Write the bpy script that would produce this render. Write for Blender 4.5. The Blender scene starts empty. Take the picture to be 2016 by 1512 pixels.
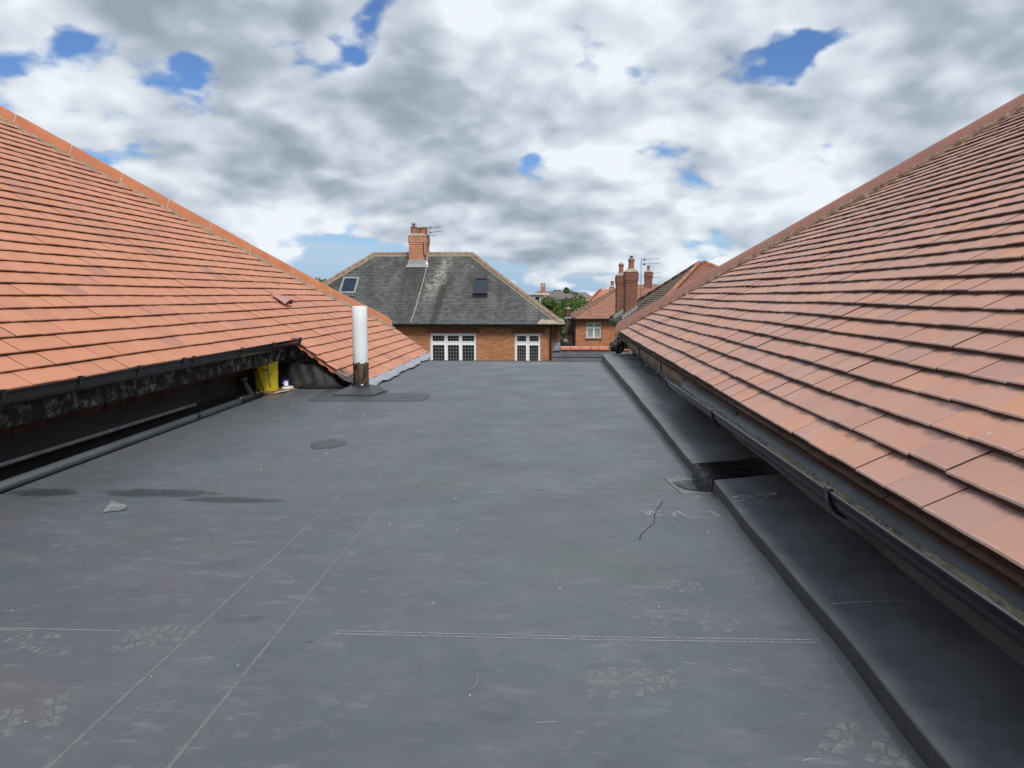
import bpy, bmesh, math, random
import numpy as np
from mathutils import Vector, Matrix
random.seed(7)
R = math.radians
scene = bpy.context.scene
COL = scene.collection

# ------------------------------------------------------------------ camera
cam = bpy.data.cameras.new('camera'); camo = bpy.data.objects.new('camera', cam); COL.objects.link(camo)
PITCH = math.atan(176/1480.0); YAW = math.atan(87*math.cos(PITCH)/1480.0)
camo.location = (0, 0, .72)
camo.rotation_euler = (math.pi/2-PITCH, 0, YAW)
cam.sensor_width = 36; cam.lens = 36*1480/2016.0
cam.clip_start = .05; cam.clip_end = 5000
scene.camera = camo

# ------------------------------------------------------------------ world
SUN_DIR = Vector((.38, -.80, 1.0)).normalized()
SUN_EL = math.asin(SUN_DIR.z); SUN_AZ = math.atan2(SUN_DIR.x, SUN_DIR.y)
w = bpy.data.worlds.new('World'); scene.world = w; w.use_nodes = True
nt = w.node_tree; nt.nodes.clear()
def wn(t, **k):
    n = nt.nodes.new(t)
    for a, b in k.items(): setattr(n, a, b)
    return n
def wl(a, b): nt.links.new(a, b)
def wm(op, a, b=None, clamp=False):
    n = wn('ShaderNodeMath', operation=op); n.use_clamp = clamp
    for i, v in enumerate((a, b)):
        if v is None: continue
        if isinstance(v, (int, float)): n.inputs[i].default_value = v
        else: wl(v, n.inputs[i])
    return n.outputs[0]
def wv(op, a, b):
    n = wn('ShaderNodeVectorMath', operation=op)
    for i, v in enumerate((a, b)):
        if v is None: continue
        if isinstance(v, tuple): n.inputs[i].default_value = v
        else: wl(v, n.inputs[i])
    return n
def wmap(v, a, b, c, d, smooth=True):
    n = wn('ShaderNodeMapRange'); n.interpolation_type = 'SMOOTHSTEP' if smooth else 'LINEAR'
    wl(v, n.inputs[0])
    for i, x in enumerate((a, b, c, d)): n.inputs[i+1].default_value = x
    return n.outputs[0]
def wnoise(vec, scale, detail, rough, dist=0.0):
    n = wn('ShaderNodeTexNoise'); wl(vec, n.inputs['Vector'])
    n.inputs['Scale'].default_value = scale; n.inputs['Detail'].default_value = detail
    n.inputs['Roughness'].default_value = rough; n.inputs['Distortion'].default_value = dist
    return n.outputs[0]
def wmix(f, a, b):
    n = wn('ShaderNodeMix', data_type='RGBA')
    if isinstance(f, float): n.inputs[0].default_value = f
    else: wl(f, n.inputs[0])
    for i, v in ((6, a), (7, b)):
        if isinstance(v, tuple): n.inputs[i].default_value = v+(1,)
        else: wl(v, n.inputs[i])
    return n.outputs[2]
sky = wn('ShaderNodeTexSky', sky_type='NISHITA'); sky.sun_disc = False
sky.sun_elevation = SUN_EL; sky.sun_rotation = SUN_AZ; sky.air_density = 1.0; sky.dust_density = .6; sky.ozone_density = 2.5
tc = wn('ShaderNodeTexCoord'); D = tc.outputs['Generated']
sep = wn('ShaderNodeSeparateXYZ'); wl(D, sep.inputs[0])
dz = wm('DIVIDE', 1.0, wm('ADD', wm('MAXIMUM', sep.outputs[2], 0.0), .46))
P = wv('ADD', wv('SCALE', D, None).outputs[0], (3.1, 1.7, .4)).outputs[0]
wl(dz, P.node.inputs[0].links[0].from_node.inputs['Scale'])
warp = wn('ShaderNodeTexNoise'); wl(P, warp.inputs['Vector']); warp.inputs['Scale'].default_value = 3.2; warp.inputs['Detail'].default_value = 4
DW = wv('ADD', D, wv('MULTIPLY', wv('SUBTRACT', warp.outputs['Color'], (.5,.5,.5)).outputs[0], (.24,.24,.16)).outputs[0]).outputs[0]
def blobs(lst):
    tot = None
    for (c, r, ky, amp) in lst:
        v = wv('MULTIPLY', wv('SUBTRACT', DW, tuple(c)).outputs[0], (1, 1, ky)).outputs[0]
        ln = wv('LENGTH', v, None).outputs['Value']
        m = wmap(ln, 0.0, r, amp, 0.0)
        tot = m if tot is None else wm('ADD', tot, m)
    return tot
cover_b = blobs([
    ((-.421,.871,.253), .07, 1.6, -.24), ((-.247,.925,.284), .08, 1.2, -.27), ((-.33,.893,.30), .08, 2.0, -.17),
    ((-.18,.93,.321), .06, 1.2, -.26), ((.29,.915,.279), .07, 1.8, -.30), ((.27,.94,.20), .16, 1.4, .10), ((.10,.945,.31), .10, 1.2, .12), ((-.024,.987,.157), .11, 2.2, -.20), ((-.02,.975,.225), .15, 1.8, .16), ((-.12,.985,.15), .10, 1.6, .12), ((.04,.985,.12), .10, 1.6, .08), ((-.12,.985,.10), .12, 2.5, .09),
    ((-.534,.807,.25), .09, 2.0, -.22), ((-.125,.945,.25), .16, 1.3, .10), ((.18,.955,.235), .25, 1.6, .10),
    ((.415,.878,.2), .22, 1.2, .12), ((-.49,.823,.30), .13, 2.0, .12), ((-.336,.909,.2), .22, 2.0, .12)])
shade_b = blobs([
    ((.131,.982,.132), .13, 2.2, -.30), ((.07,.985,.165), .05, 1.6, .30), ((-.125,.967,.215), .10, 2.0, -.12), ((.415,.878,.236), .20, 1.3, -.12),
    ((-.492,.823,.30), .14, 1.6, -.10), ((.001,.965,.262), .13, 2.0, -.08), ((-.121,.945,.302), .07, 1.3, .30),
    ((-.336,.909,.245), .09, 1.6, .22), ((-.544,.809,.205), .14, 1.8, .15), ((.151,.984,.098), .055, 1.6, .45),
    ((-.339,.937,.085), .11, 2.2, .30), ((.185,.955,.222), .12, 1.8, .15), ((.10,.946,.319), .12, 1.6, .22),
    ((-.254,.959,.13), .12, 1.6, .12), ((-.05,.96,.19), .10, 2.0, .12), ((-.20,.96,.165), .12, 2.4, -.12)])
PW = wv('ADD', P, wv('MULTIPLY', wv('SUBTRACT', warp.outputs['Color'], (.5,.5,.5)).outputs[0], (.08,.08,.06)).outputs[0]).outputs[0]
def vor(vec, scale):
    n = wn('ShaderNodeTexVoronoi', feature='F1'); wl(vec, n.inputs['Vector']); n.inputs['Scale'].default_value = scale
    n.inputs['Detail'].default_value = 1.6; n.inputs['Roughness'].default_value = .62
    return n.outputs['Distance']
def height(vec, det):
    h = wnoise(vec, 1.75, det, .57)
    return wm('ADD', h, wm('MULTIPLY', wm('SUBTRACT', .45, vor(vec, 6.0)), .19))
n1 = height(PW, 9)
PO = wv('ADD', PW, (.022, -.012, .050)).outputs[0]
n2 = height(PO, 4)
nb = wnoise(PW, 1.75, 2.5, .5)
nc = wnoise(wv('ADD', PW, (.04, -.03, .17)).outputs[0], 1.75, 2.5, .5)
nf = wnoise(PW, 9.0, 6, .6)
low = wmap(sep.outputs[2], .015, .11, -.10, .125)
cov = wm('ADD', wm('ADD', wm('ADD', n1, wm('MULTIPLY', wm('SUBTRACT', nf, .5), .14)), low), cover_b)
mask = wmap(cov, .345, .435, 0, 1)
lit = wm('MULTIPLY', wm('SUBTRACT', n1, n2), 3.5)
thick = wm('ADD', wm('MULTIPLY', wm('SUBTRACT', nb, .5), -.7), wm('MULTIPLY', wm('SUBTRACT', nb, nc), 1.9))
fine = wm('MULTIPLY', wm('SUBTRACT', nf, .5), .35)
edge = wm('MULTIPLY', wm('SUBTRACT', 1.0, wmap(cov, .38, .64, 0, 1)), .22)
sh = wm('ADD', wm('ADD', wm('ADD', wm('ADD', wm('ADD', lit, thick), fine), edge), shade_b), wmap(sep.outputs[2], .03, .16, .46, .44))
ramp = wn('ShaderNodeValToRGB'); wl(sh, ramp.inputs[0])
cr = ramp.color_ramp
cr.elements[0].position = 0; cr.elements[0].color = (3.0, 3.5, 4.2, 1)
cr.elements[1].position = 1; cr.elements[1].color = (8.1, 8.6, 9.1, 1)
for p, c in ((.28, (3.9, 4.5, 5.35, 1)), (.5, (5.2, 5.8, 6.55, 1)), (.74, (6.5, 7.1, 7.8, 1))):
    e = cr.elements.new(p); e.color = c
# thin far veil of streaks just above the horizon
cs = wn('ShaderNodeCombineXYZ'); wl(wm('MULTIPLY', sep.outputs[0], 5.0), cs.inputs[0]); wl(wm('MULTIPLY', sep.outputs[2], 60.0), cs.inputs[1])
streak = wm('MULTIPLY', wmap(wnoise(cs.outputs[0], 1.0, 7, .6), .42, .66, 0, 1), wmap(sep.outputs[2], .0, .16, .85, 0.0))
skyc = wv('MULTIPLY', sky.outputs[0], (.62, .80, 1.08)).outputs[0]
hz = wmix(wmap(sep.outputs[2], -.01, .11, .80, 0.0), skyc, (3.4, 5.1, 7.3))
hz2 = wmix(streak, hz, (5.0, 5.9, 7.1))
final = wmix(mask, hz2, ramp.outputs[0])
bg = wn('ShaderNodeBackground'); wl(final, bg.inputs[0]); bg.inputs[1].default_value = .067
wo = wn('ShaderNodeOutputWorld'); wl(bg.outputs[0], wo.inputs[0])

# ------------------------------------------------------------------ sun, view
sl = bpy.data.lights.new('sun', 'SUN'); sl.energy = 2.0; sl.angle = R(20); sl.color = (1, .95, .87)
so = bpy.data.objects.new('sun', sl); COL.objects.link(so)
so.rotation_euler = SUN_DIR.to_track_quat('Z', 'Y').to_euler()
vs = scene.view_settings
vs.view_transform = 'Standard'; vs.look = 'None'; vs.gamma = 1; vs.use_curve_mapping = False; vs.exposure = .68

# ------------------------------------------------------------------ material tools
class M:
    def __init__(s, name, rough=.6, spec=.5):
        s.m = bpy.data.materials.new(name); s.m.use_nodes = True
        s.t = s.m.node_tree; s.b = s.t.nodes['Principled BSDF']
        s.b.inputs['Roughness'].default_value = rough
        s.b.inputs['Specular IOR Level'].default_value = spec
        s.co = s.n('ShaderNodeTexCoord')
        s.O = s.co.outputs['Object']
    def n(s, t, **k):
        x = s.t.nodes.new(t)
        for a, b in k.items(): setattr(x, a, b)
        return x
    def put(s, sock, v):
        if isinstance(v, (int, float)): sock.default_value = v
        elif isinstance(v, tuple): sock.default_value = v if len(v) == len(sock.default_value) else v+(1,)
        else: s.t.links.new(v, sock)
    def math(s, op, a, b=0.0, clamp=False):
        x = s.n('ShaderNodeMath', operation=op); x.use_clamp = clamp
        s.put(x.inputs[0], a); s.put(x.inputs[1], b); return x.outputs[0]
    def mp(s, v=None, scale=(1,1,1), loc=(0,0,0), rot=(0,0,0)):
        x = s.n('ShaderNodeMapping'); s.put(x.inputs[0], v or s.O)
        x.inputs['Scale'].default_value = scale; x.inputs['Location'].default_value = loc; x.inputs['Rotation'].default_value = rot
        return x.outputs[0]
    def noise(s, scale=5, detail=5, rough=.55, v=None, dist=0.0, col=False):
        x = s.n('ShaderNodeTexNoise'); s.put(x.inputs['Vector'], v or s.O)
        x.inputs['Scale'].default_value = scale; x.inputs['Detail'].default_value = detail
        x.inputs['Roughness'].default_value = rough; x.inputs['Distortion'].default_value = dist
        return x.outputs[1 if col else 0]
    def rng(s, v, a, b, c=0.0, d=1.0, smooth=True):
        x = s.n('ShaderNodeMapRange'); x.interpolation_type = 'SMOOTHSTEP' if smooth else 'LINEAR'
        s.put(x.inputs[0], v)
        for i, q in enumerate((a, b, c, d)): s.put(x.inputs[i+1], q)
        return x.outputs[0]
    def mix(s, f, a, b, mode='MIX'):
        x = s.n('ShaderNodeMix', data_type='RGBA', blend_type=mode)
        s.put(x.inputs[0], f); s.put(x.inputs[6], a); s.put(x.inputs[7], b); return x.outputs[2]
    def rand(s):
        o = s.n('ShaderNodeObjectInfo').outputs['Random']
        g = s.n('ShaderNodeNewGeometry').outputs['Random Per Island']
        return s.math('FRACT', s.math('ADD', o, g))
    def ramp(s, f, stops, const=False):
        x = s.n('ShaderNodeValToRGB'); s.put(x.inputs[0], f); c = x.color_ramp
        if const: c.interpolation = 'CONSTANT'
        c.elements[0].position, c.elements[0].color = stops[0][0], stops[0][1]+(1,)
        c.elements[1].position, c.elements[1].color = stops[-1][0], stops[-1][1]+(1,)
        for p, q in stops[1:-1]: e = c.elements.new(p); e.color = q+(1,)
        return x.outputs[0]
    def color(s, v): s.put(s.b.inputs['Base Color'], v); return s
    def rough(s, v): s.put(s.b.inputs['Roughness'], v); return s
    def bump(s, h, strength=.4, dist=.01):
        x = s.n('ShaderNodeBump'); x.inputs['Strength'].default_value = strength; x.inputs['Distance'].default_value = dist
        s.put(x.inputs['Height'], h); s.t.links.new(x.outputs[0], s.b.inputs['Normal']); return s

def tile_mat(name, stops, dirt=(.05,.04,.035), dirt_amt=.0, rough=.62, lich=0.0, joint=.5):
    m = M(name, rough, .4)
    r = m.rand()
    base = m.ramp(r, stops)
    w_ = m.n('ShaderNodeNewGeometry').outputs['Position']
    big = m.noise(.9, 5, .6, w_)
    base = m.mix(m.rng(big, .35, .7, 0, .22), base, (.36, .19, .14))
    fine = m.noise(60, 4, .6, w_)
    base = m.mix(m.rng(fine, .3, .75, 0, .18), base, (.50, .28, .19))
    uv = m.n('ShaderNodeUVMap').outputs[0]
    su = m.n('ShaderNodeSeparateXYZ'); m.put(su.inputs[0], uv)
    if dirt_amt:
        nz = m.noise(14, 6, .65, w_)
        ed = m.math('ADD', su.outputs[1], m.math('MULTIPLY', m.math('SUBTRACT', nz, .5), .30))
        base = m.mix(m.rng(ed, .40, .52, 0, dirt_amt), base, dirt)
        # chalky worn lip along the lower edge
        lip = m.math('ADD', su.outputs[1], m.math('MULTIPLY', m.math('SUBTRACT', m.noise(45, 3, .6, w_), .5), .12))
        base = m.mix(m.rng(lip, .0, .06, .55, 0), base, (.55, .42, .36))
    # side joints hold grime; shade on the butt edges is painted near-black by normal
    jt = m.math('MINIMUM', su.outputs[0], m.math('SUBTRACT', 1.0, su.outputs[0]))
    base = m.mix(m.rng(jt, 0.0, .012, joint, 0), base, (.12, .045, .025))
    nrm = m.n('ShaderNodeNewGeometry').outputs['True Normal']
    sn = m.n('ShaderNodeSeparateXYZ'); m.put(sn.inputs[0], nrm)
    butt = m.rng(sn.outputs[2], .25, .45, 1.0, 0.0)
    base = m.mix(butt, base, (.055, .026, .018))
    spots = m.noise(9, 3, .5, w_, col=False)
    vor = m.n('ShaderNodeTexVoronoi'); m.put(vor.inputs['Vector'], w_); vor.inputs['Scale'].default_value = 7
    sp = m.math('MULTIPLY', m.rng(vor.outputs['Distance'], .03, .06, 1, 0), m.rng(spots, .56, .6, 0, 1))
    base = m.mix(m.math('MULTIPLY', sp, .6), base, (.62, .58, .5))
    if lich:
        ln = m.noise(1.7, 8, .7, w_)
        base = m.mix(m.rng(ln, .45, .7, 0, lich), base, (.13, .12, .09))
    m.color(base)
    m.rough(m.rng(m.noise(5, 4, .6, w_), .3, .7, rough-.10, rough+.12))
    m.bump(m.noise(220, 4, .6, w_), .25, .002)
    return m.m

MT = {}
def glass(name, c, rough=.08):
    m = M(name, rough, .5); m.color(c); return m.m
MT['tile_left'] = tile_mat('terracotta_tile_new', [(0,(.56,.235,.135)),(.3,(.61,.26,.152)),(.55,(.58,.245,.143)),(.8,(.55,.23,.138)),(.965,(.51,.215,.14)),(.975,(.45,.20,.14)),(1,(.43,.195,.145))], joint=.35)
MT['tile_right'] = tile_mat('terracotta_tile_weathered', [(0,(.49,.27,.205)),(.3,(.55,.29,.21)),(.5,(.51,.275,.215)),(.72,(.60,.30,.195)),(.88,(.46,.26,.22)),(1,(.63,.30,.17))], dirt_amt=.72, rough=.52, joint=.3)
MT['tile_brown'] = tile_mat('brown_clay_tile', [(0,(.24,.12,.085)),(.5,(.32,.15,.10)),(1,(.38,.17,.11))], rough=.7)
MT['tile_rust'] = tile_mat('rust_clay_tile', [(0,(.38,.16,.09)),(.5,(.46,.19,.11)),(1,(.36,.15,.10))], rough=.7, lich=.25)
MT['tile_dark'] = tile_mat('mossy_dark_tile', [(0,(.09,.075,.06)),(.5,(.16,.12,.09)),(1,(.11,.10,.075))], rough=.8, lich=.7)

def simple(name, c, rough=.6, var=.15, scale=8, bump=.0, bs=60, c2=None, metal=0, spec=.5):
    m = M(name, rough, spec)
    c2 = c2 or tuple(x*(1-2*var) for x in c)
    m.color(m.mix(m.rng(m.noise(scale, 6, .6), .3, .7, 0, 1), c, c2))
    m.b.inputs['Metallic'].default_value = metal
    if bump: m.bump(m.noise(bs, 5, .6), bump, .004)
    return m.m
MT['hip_left'] = simple('hip_tile_orange', (.50,.175,.075), .5, .10, 6, .2, 120, c2=(.41,.14,.065))
MT['hip_right'] = simple('hip_tile_brown', (.34,.145,.10), .5, .1, 5, .2, 120, c2=(.28,.13,.095))
MT['mortar'] = simple('brown_mortar', (.34,.235,.16), .95, .2, 34, .9, 70, c2=(.14,.085,.055))
MT['mortar_l'] = simple('lime_mortar', (.36,.31,.22), .95, .2, 30, .8, 70, c2=(.22,.17,.12))
MT['mortar_pale'] = simple('pale_mortar', (.55,.52,.44), .95, .2, 30, .6, 70)
MT['under'] = simple('roof_underlay', (.06,.035,.025), .9)

def membrane():
    m = M('rubber_roof_membrane', .55, .4)
    o = m.O
    base = m.mix(m.rng(m.noise(.9, 6, .62, o, .4), .35, .68), (.088,.101,.116), (.112,.127,.143))
    base = m.mix(m.rng(m.noise(5, 9, .74, m.mp(o, (1, 1.5, 1), (6,1,0)), .5), .42, .66, 0, .5), base, (.140,.151,.163))
    base = m.mix(m.rng(m.noise(13, 8, .74, m.mp(o, (1, 1.7, 1), (1,6,0)), .5), .44, .62, 0, .38), base, (.082,.092,.104))
    base = m.mix(m.rng(m.noise(2.3, 7, .6, m.mp(o, (1,1,1), (5,2,0))), .48, .68, 0, .55), base, (.118,.110,.124))
    base = m.mix(m.rng(m.noise(1.7, 7, .6, m.mp(o, (1,1,1), (9,7,0))), .52, .70, 0, .5), base, (.100,.120,.112))
    # scuffs drawn out across the roof
    sc = m.noise(9, 8, .68, m.mp(o, (1, 2.6, 1), (0,0,0), (0,0,.05)), .6)
    reg = m.noise(1.5, 4, .6, m.mp(o, (1,1,1), (3,1,0)))
    base = m.mix(m.math('MULTIPLY', m.rng(sc, .53, .70, 0, .55), m.rng(reg, .34, .60)), base, (.205,.215,.225))
    sc2 = m.noise(24, 7, .7, m.mp(o, (1, 3, 1), (7,3,0), (0,0,-.1)), .4)
    base = m.mix(m.math('MULTIPLY', m.rng(sc2, .58, .70, 0, .6), m.rng(m.noise(2.2, 4, .6, m.mp(o, (1,1,1), (1,8,0))), .42, .60)), base, (.24,.24,.24))
    dk = m.noise(5, 6, .6, m.mp(o, (1, 2.6, 1), (2,9,0)))
    base = m.mix(m.rng(dk, .60, .72, 0, .5), base, (.066,.073,.084))
    vor = m.n('ShaderNodeTexVoronoi'); m.put(vor.inputs['Vector'], o); vor.inputs['Scale'].default_value = 5.5
    vor.inputs['Randomness'].default_value = 1
    base = m.mix(m.rng(vor.outputs['Distance'], .012, .02, .8, 0), base, (.42,.42,.42))
    v2 = m.n('ShaderNodeTexVoronoi'); m.put(v2.inputs['Vector'], m.mp(o, (1,2.2,1), (4,4,0))); v2.inputs['Scale'].default_value = 3.1
    base = m.mix(m.rng(v2.outputs['Distance'], .03, .045, .6, 0), base, (.035,.04,.045))
    m.color(base)
    m.rough(m.rng(m.noise(3, 6, .6), .3, .7, .40, .56))
    h = m.math('ADD', m.math('MULTIPLY', m.noise(2.0, 3, .5), 2.2), m.math('MULTIPLY', m.noise(70, 3, .6), .05))
    m.bump(h, .35, .012)
    return m.m
MT['membrane'] = membrane()
def membrane2(name, c, rough, wrk=.5):
    m = M(name, rough, .5)
    m.color(m.mix(m.rng(m.noise(4, 7, .65), .35, .7), c, tuple(x*.62 for x in c)))
    m.bump(m.math('ADD', m.noise(7, 4, .55, dist=.8), m.math('MULTIPLY', m.noise(60, 3, .6), .1)), wrk, .02)
    return m.m
MT['ledge'] = membrane2('ledge_membrane', (.15,.16,.175), .48, .3)
MT['kerbm'] = membrane2('kerb_membrane', (.062,.066,.075), .55, .3)
MT['patch'] = membrane2('patch_membrane', (.062,.068,.077), .5, .15)
MT['upstand'] = membrane2('black_membrane', (.007,.0075,.009), .62, .45)
MT['sooty'] = simple('tar_stained_brick', (.13,.062,.045), .9, .3, 16, .5, 40, c2=(.03,.022,.02))
MT['hood'] = simple('mauve_clay', (.42,.25,.22), .5, .12, 6, .2)
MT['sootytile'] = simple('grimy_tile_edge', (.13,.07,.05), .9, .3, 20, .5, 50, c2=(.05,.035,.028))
MT['hiprust'] = simple('rust_hip_tile', (.46,.19,.11), .7, .2, 4, .3)
MT['netglass'] = glass('glass_over_net_curtain', (.30,.34,.35), .15)
MT['wet'] = simple('damp_stain', (.052,.058,.066), .4, .15, 10)
MT['sealant'] = membrane2('glossy_sealant', (.012,.012,.014), .22, .45)
MT['sealmid'] = simple('smeared_sealant', (.19,.20,.21), .5, .2, 20, .3)
MT['black_plastic'] = simple('black_plastic', (.018,.019,.021), .32, .2, 14, .15, 30)
MT['pipe'] = simple('grey_black_pipe', (.17,.185,.195), .38, .15, 3, 0)
MT['pipe2'] = simple('dusty_pipe', (.38,.42,.42), .45, .2, 12)
def chalk(name, c, lo, hi, sc, amt=1.0):
    m = M(name, .9, .2); m.color(c)
    tr = m.n('ShaderNodeBsdfTransparent'); mx = m.n('ShaderNodeMixShader')
    m.put(mx.inputs[0], m.rng(m.noise(sc, 4, .6), lo, hi, 0, amt))
    m.t.links.new(tr.outputs[0], mx.inputs[1]); m.t.links.new(m.b.outputs[0], mx.inputs[2])
    m.t.links.new(mx.outputs[0], m.t.nodes['Material Output'].inputs[0])
    return m.m
MT['chalk'] = chalk('chalk_mark', (.45,.45,.45), .25, .55, 60, .85)
MT['chalk_line'] = chalk('chalk_line', (.45,.45,.45), .30, .60, 150, .9)
MT['dust'] = chalk('dust_print', (.26,.275,.285), .34, .60, 45, .55)
MT['weld'] = chalk('weld_line', (.25,.26,.27), .15, .62, 60, .62)
def soft(name, c, amt):
    m = M(name, .4, .5); m.color(c)
    g_ = m.mp(m.co.outputs['Generated'], (2,2,0), (-1,-1,0))
    l_ = m.n('ShaderNodeVectorMath', operation='LENGTH'); m.put(l_.inputs[0], g_)
    r_ = m.math('ADD', l_.outputs['Value'], m.math('MULTIPLY', m.math('SUBTRACT', m.noise(14, 6, .65, m.mp(m.O, (1,2,1))), .5), 1.2))
    tr = m.n('ShaderNodeBsdfTransparent'); mx = m.n('ShaderNodeMixShader')
    m.put(mx.inputs[0], m.rng(r_, .45, .95, amt, 0))
    m.t.links.new(tr.outputs[0], mx.inputs[1]); m.t.links.new(m.b.outputs[0], mx.inputs[2])
    m.t.links.new(mx.outputs[0], m.t.nodes['Material Output'].inputs[0])
    return m.m
MT['soft_stain'] = soft('soft_damp_smear', (.05,.055,.063), .5)
MT['faint_stain'] = soft('faint_smear', (.06,.066,.074), .45)
MT['crack'] = simple('crack_crayon', (.035,.038,.042), .7)

def fascia_l():
    m = M('peeling_black_fascia', .75, .3)
    n = m.noise(19, 9, .74, m.mp(m.O, (1, .8, 1)), .2); g = m.noise(4, 5, .6)
    c = m.mix(m.rng(n, .48, .60), (.012,.013,.018), (.12,.11,.10))
    sz = m.n('ShaderNodeSeparateXYZ'); m.put(sz.inputs[0], m.O)
    c = m.mix(m.math('MULTIPLY', m.rng(m.math('ADD', n, m.math('MULTIPLY', g, .5)), .78, .9), .6), c, (.32,.28,.22))
    m.color(c); m.bump(n, .8, .02); return m.m
MT['fascia_l'] = fascia_l()
def fascia_r():
    m = M('bare_weathered_fascia', .9, .2)
    n = m.noise(9, 9, .68, m.mp(m.O, (1,.35,1)), .5)
    c = m.mix(m.rng(n, .35, .68), (.31,.27,.20), (.17,.15,.115))
    c = m.mix(m.rng(m.noise(30, 6, .7, m.mp(m.O, (1,1,.2))), .5, .75, 0, .7), c, (.07,.065,.055))
    m.color(c); m.bump(n, .6, .01); return m.m
MT['fascia_r'] = fascia_r()
def gutter_in():
    m = M('gutter_plastic_mossy', .42, .5)
    n = m.noise(16, 9, .68, m.mp(m.O, (1,.5,1)))
    c = m.mix(m.rng(m.noise(3, 6, .6, m.mp(m.O, (3,.6,3))), .3, .7), (.10,.115,.13), (.045,.052,.06))
    c = m.mix(m.rng(n, .55, .72, 0, .55), c, (.11,.105,.07))
    m.color(c); m.bump(n, .3, .004); return m.m
MT['gutter_in'] = gutter_in()
MT['moss'] = simple('gutter_silt', (.075,.068,.042), 1, .3, 40, 1.0, 90, c2=(.022,.021,.017))
MT['verge_wall'] = simple('tarred_masonry', (.05,.05,.048), .85, .4, 14, 1.0, 26, c2=(.02,.02,.021))
def rubble():
    m = M('patched_tarred_mortar', .9, .2)
    n = m.noise(14, 9, .7, dist=1.2)
    c = m.mix(m.rng(m.noise(60, 5, .7), .4, .66), (.028,.028,.027), (.12,.115,.10))
    c = m.mix(m.rng(n, .54, .64, 0, .8), c, (.42,.37,.26))
    m.color(c); m.bump(n, 1.0, .03); return m.m
MT['rubble'] = rubble()
MT['lead'] = simple('lead_flashing', (.38,.405,.45), .5, .12, 16, .6, 14, c2=(.27,.29,.33), metal=.1)
MT['lead_dark'] = simple('old_lead', (.14,.145,.155), .5, .3, 14, .8, 25)
MT['white_pvc'] = simple('white_plastic', (.78,.82,.87), .35, .03, 5)
def bitu():
    m = M('bitumen_coat', .45, .5)
    n = m.noise(15, 8, .7, m.mp(m.O, (1,1,.35)), 1.5)
    c = m.mix(m.rng(n, .42, .56), (.018,.017,.016), (.11,.075,.04))
    c = m.mix(m.rng(n, .60, .68), c, (.36,.33,.29))
    m.color(c); m.bump(n, .7, .01); return m.m
MT['bitumen'] = bitu()
def yellow():
    m = M('yellow_tub_plastic', .45, .4)
    n = m.noise(12, 7, .65, m.mp(m.O, (1,1,.3)))
    m.color(m.mix(m.rng(n, .45, .75, 0, .55), (.72,.60,.02), (.33,.29,.06)))
    return m.m
MT['yellow'] = yellow()
MT['tar'] = simple('tar_drip', (.03,.018,.01), .4)
MT['brown_ink'] = simple('brown_marker', (.25,.07,.01), .7)
MT['purple'] = simple('purple_label', (.045,.02,.30), .4)
MT['white'] = simple('white_paint', (.87,.88,.88), .4, .03, 9)
MT['cream'] = simple('cream_card', (.62,.57,.47), .7, .08)
MT['card'] = simple('brown_board', (.33,.19,.12), .8, .15, 20)
MT['wire'] = simple('galvanised_wire', (.35,.35,.33), .4, .1, 9, metal=.6)
MT['aerial'] = simple('aerial_metal', (.10,.10,.105), .5, .1)
MT['fragment'] = simple('slate_fragment', (.27,.275,.28), .55, .25, 25, .5, 60)
MT['gutter_far'] = simple('black_gutter', (.012,.012,.013), .4)
MT['lead_white'] = simple('pale_flashing', (.30,.31,.325), .6, .1, 10)

def brick_mat(name, a, b, mortar, dirt=0, face='Y'):
    m = M(name, .9, .2)
    s = m.n('ShaderNodeSeparateXYZ'); m.put(s.inputs[0], m.n('ShaderNodeNewGeometry').outputs['Position'])
    c = m.n('ShaderNodeCombineXYZ'); m.put(c.inputs[0], m.math('ADD', s.outputs[0], s.outputs[1])); m.put(c.inputs[1], s.outputs[2])
    bt = m.n('ShaderNodeTexBrick'); m.put(bt.inputs['Vector'], c.outputs[0])
    bt.inputs['Scale'].default_value = 1; bt.inputs['Brick Width'].default_value = .225; bt.inputs['Row Height'].default_value = .075
    bt.inputs['Mortar Size'].default_value = .011; bt.inputs['Mortar Smooth'].default_value = .3; bt.inputs['Bias'].default_value = -.15
    bt.inputs['Color1'].default_value = a+(1,); bt.inputs['Color2'].default_value = b+(1,); bt.inputs['Mortar'].default_value = mortar+(1,)
    col = bt.outputs[0]
    P_ = m.n('ShaderNodeNewGeometry').outputs['Position']
    col = m.mix(m.rng(m.noise(1.3, 6, .6, P_), .4, .7, 0, .35), col, tuple(x*.6 for x in a))
    if dirt: col = m.mix(m.rng(m.noise(2.2, 7, .7, P_), .45, .68, 0, dirt), col, (.05,.035,.03))
    m.color(col); m.bump(bt.outputs[1], -.6, .008); return m.m
MT['brick_orange'] = brick_mat('orange_brick', (.50,.195,.095), (.31,.10,.05), (.42,.25,.155))
MT['brick_red'] = brick_mat('red_brick', (.30,.115,.07), (.23,.085,.055), (.22,.17,.13), .35)
MT['brick_chimney'] = brick_mat('chimney_brick', (.50,.18,.095), (.38,.13,.07), (.58,.42,.32), .25)
MT['brick_dark'] = brick_mat('sooty_brick', (.28,.105,.07), (.19,.075,.055), (.17,.125,.10), .5)
MT['brick_shadow'] = brick_mat('shaded_brown_brick', (.16,.08,.055), (.12,.06,.04), (.13,.10,.08), .3)  # shade of the side wall and wing is put into this darker brick colour
MT['soldier'] = simple('soldier_brick', (.26,.09,.06), .9, .2, 7)
MT['pot'] = simple('clay_pot', (.40,.155,.10), .8, .2, 5, c2=(.22,.10,.075))
MT['cap'] = simple('cement_flaunching', (.42,.38,.30), .95, .2, 6, .5, 20)
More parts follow.
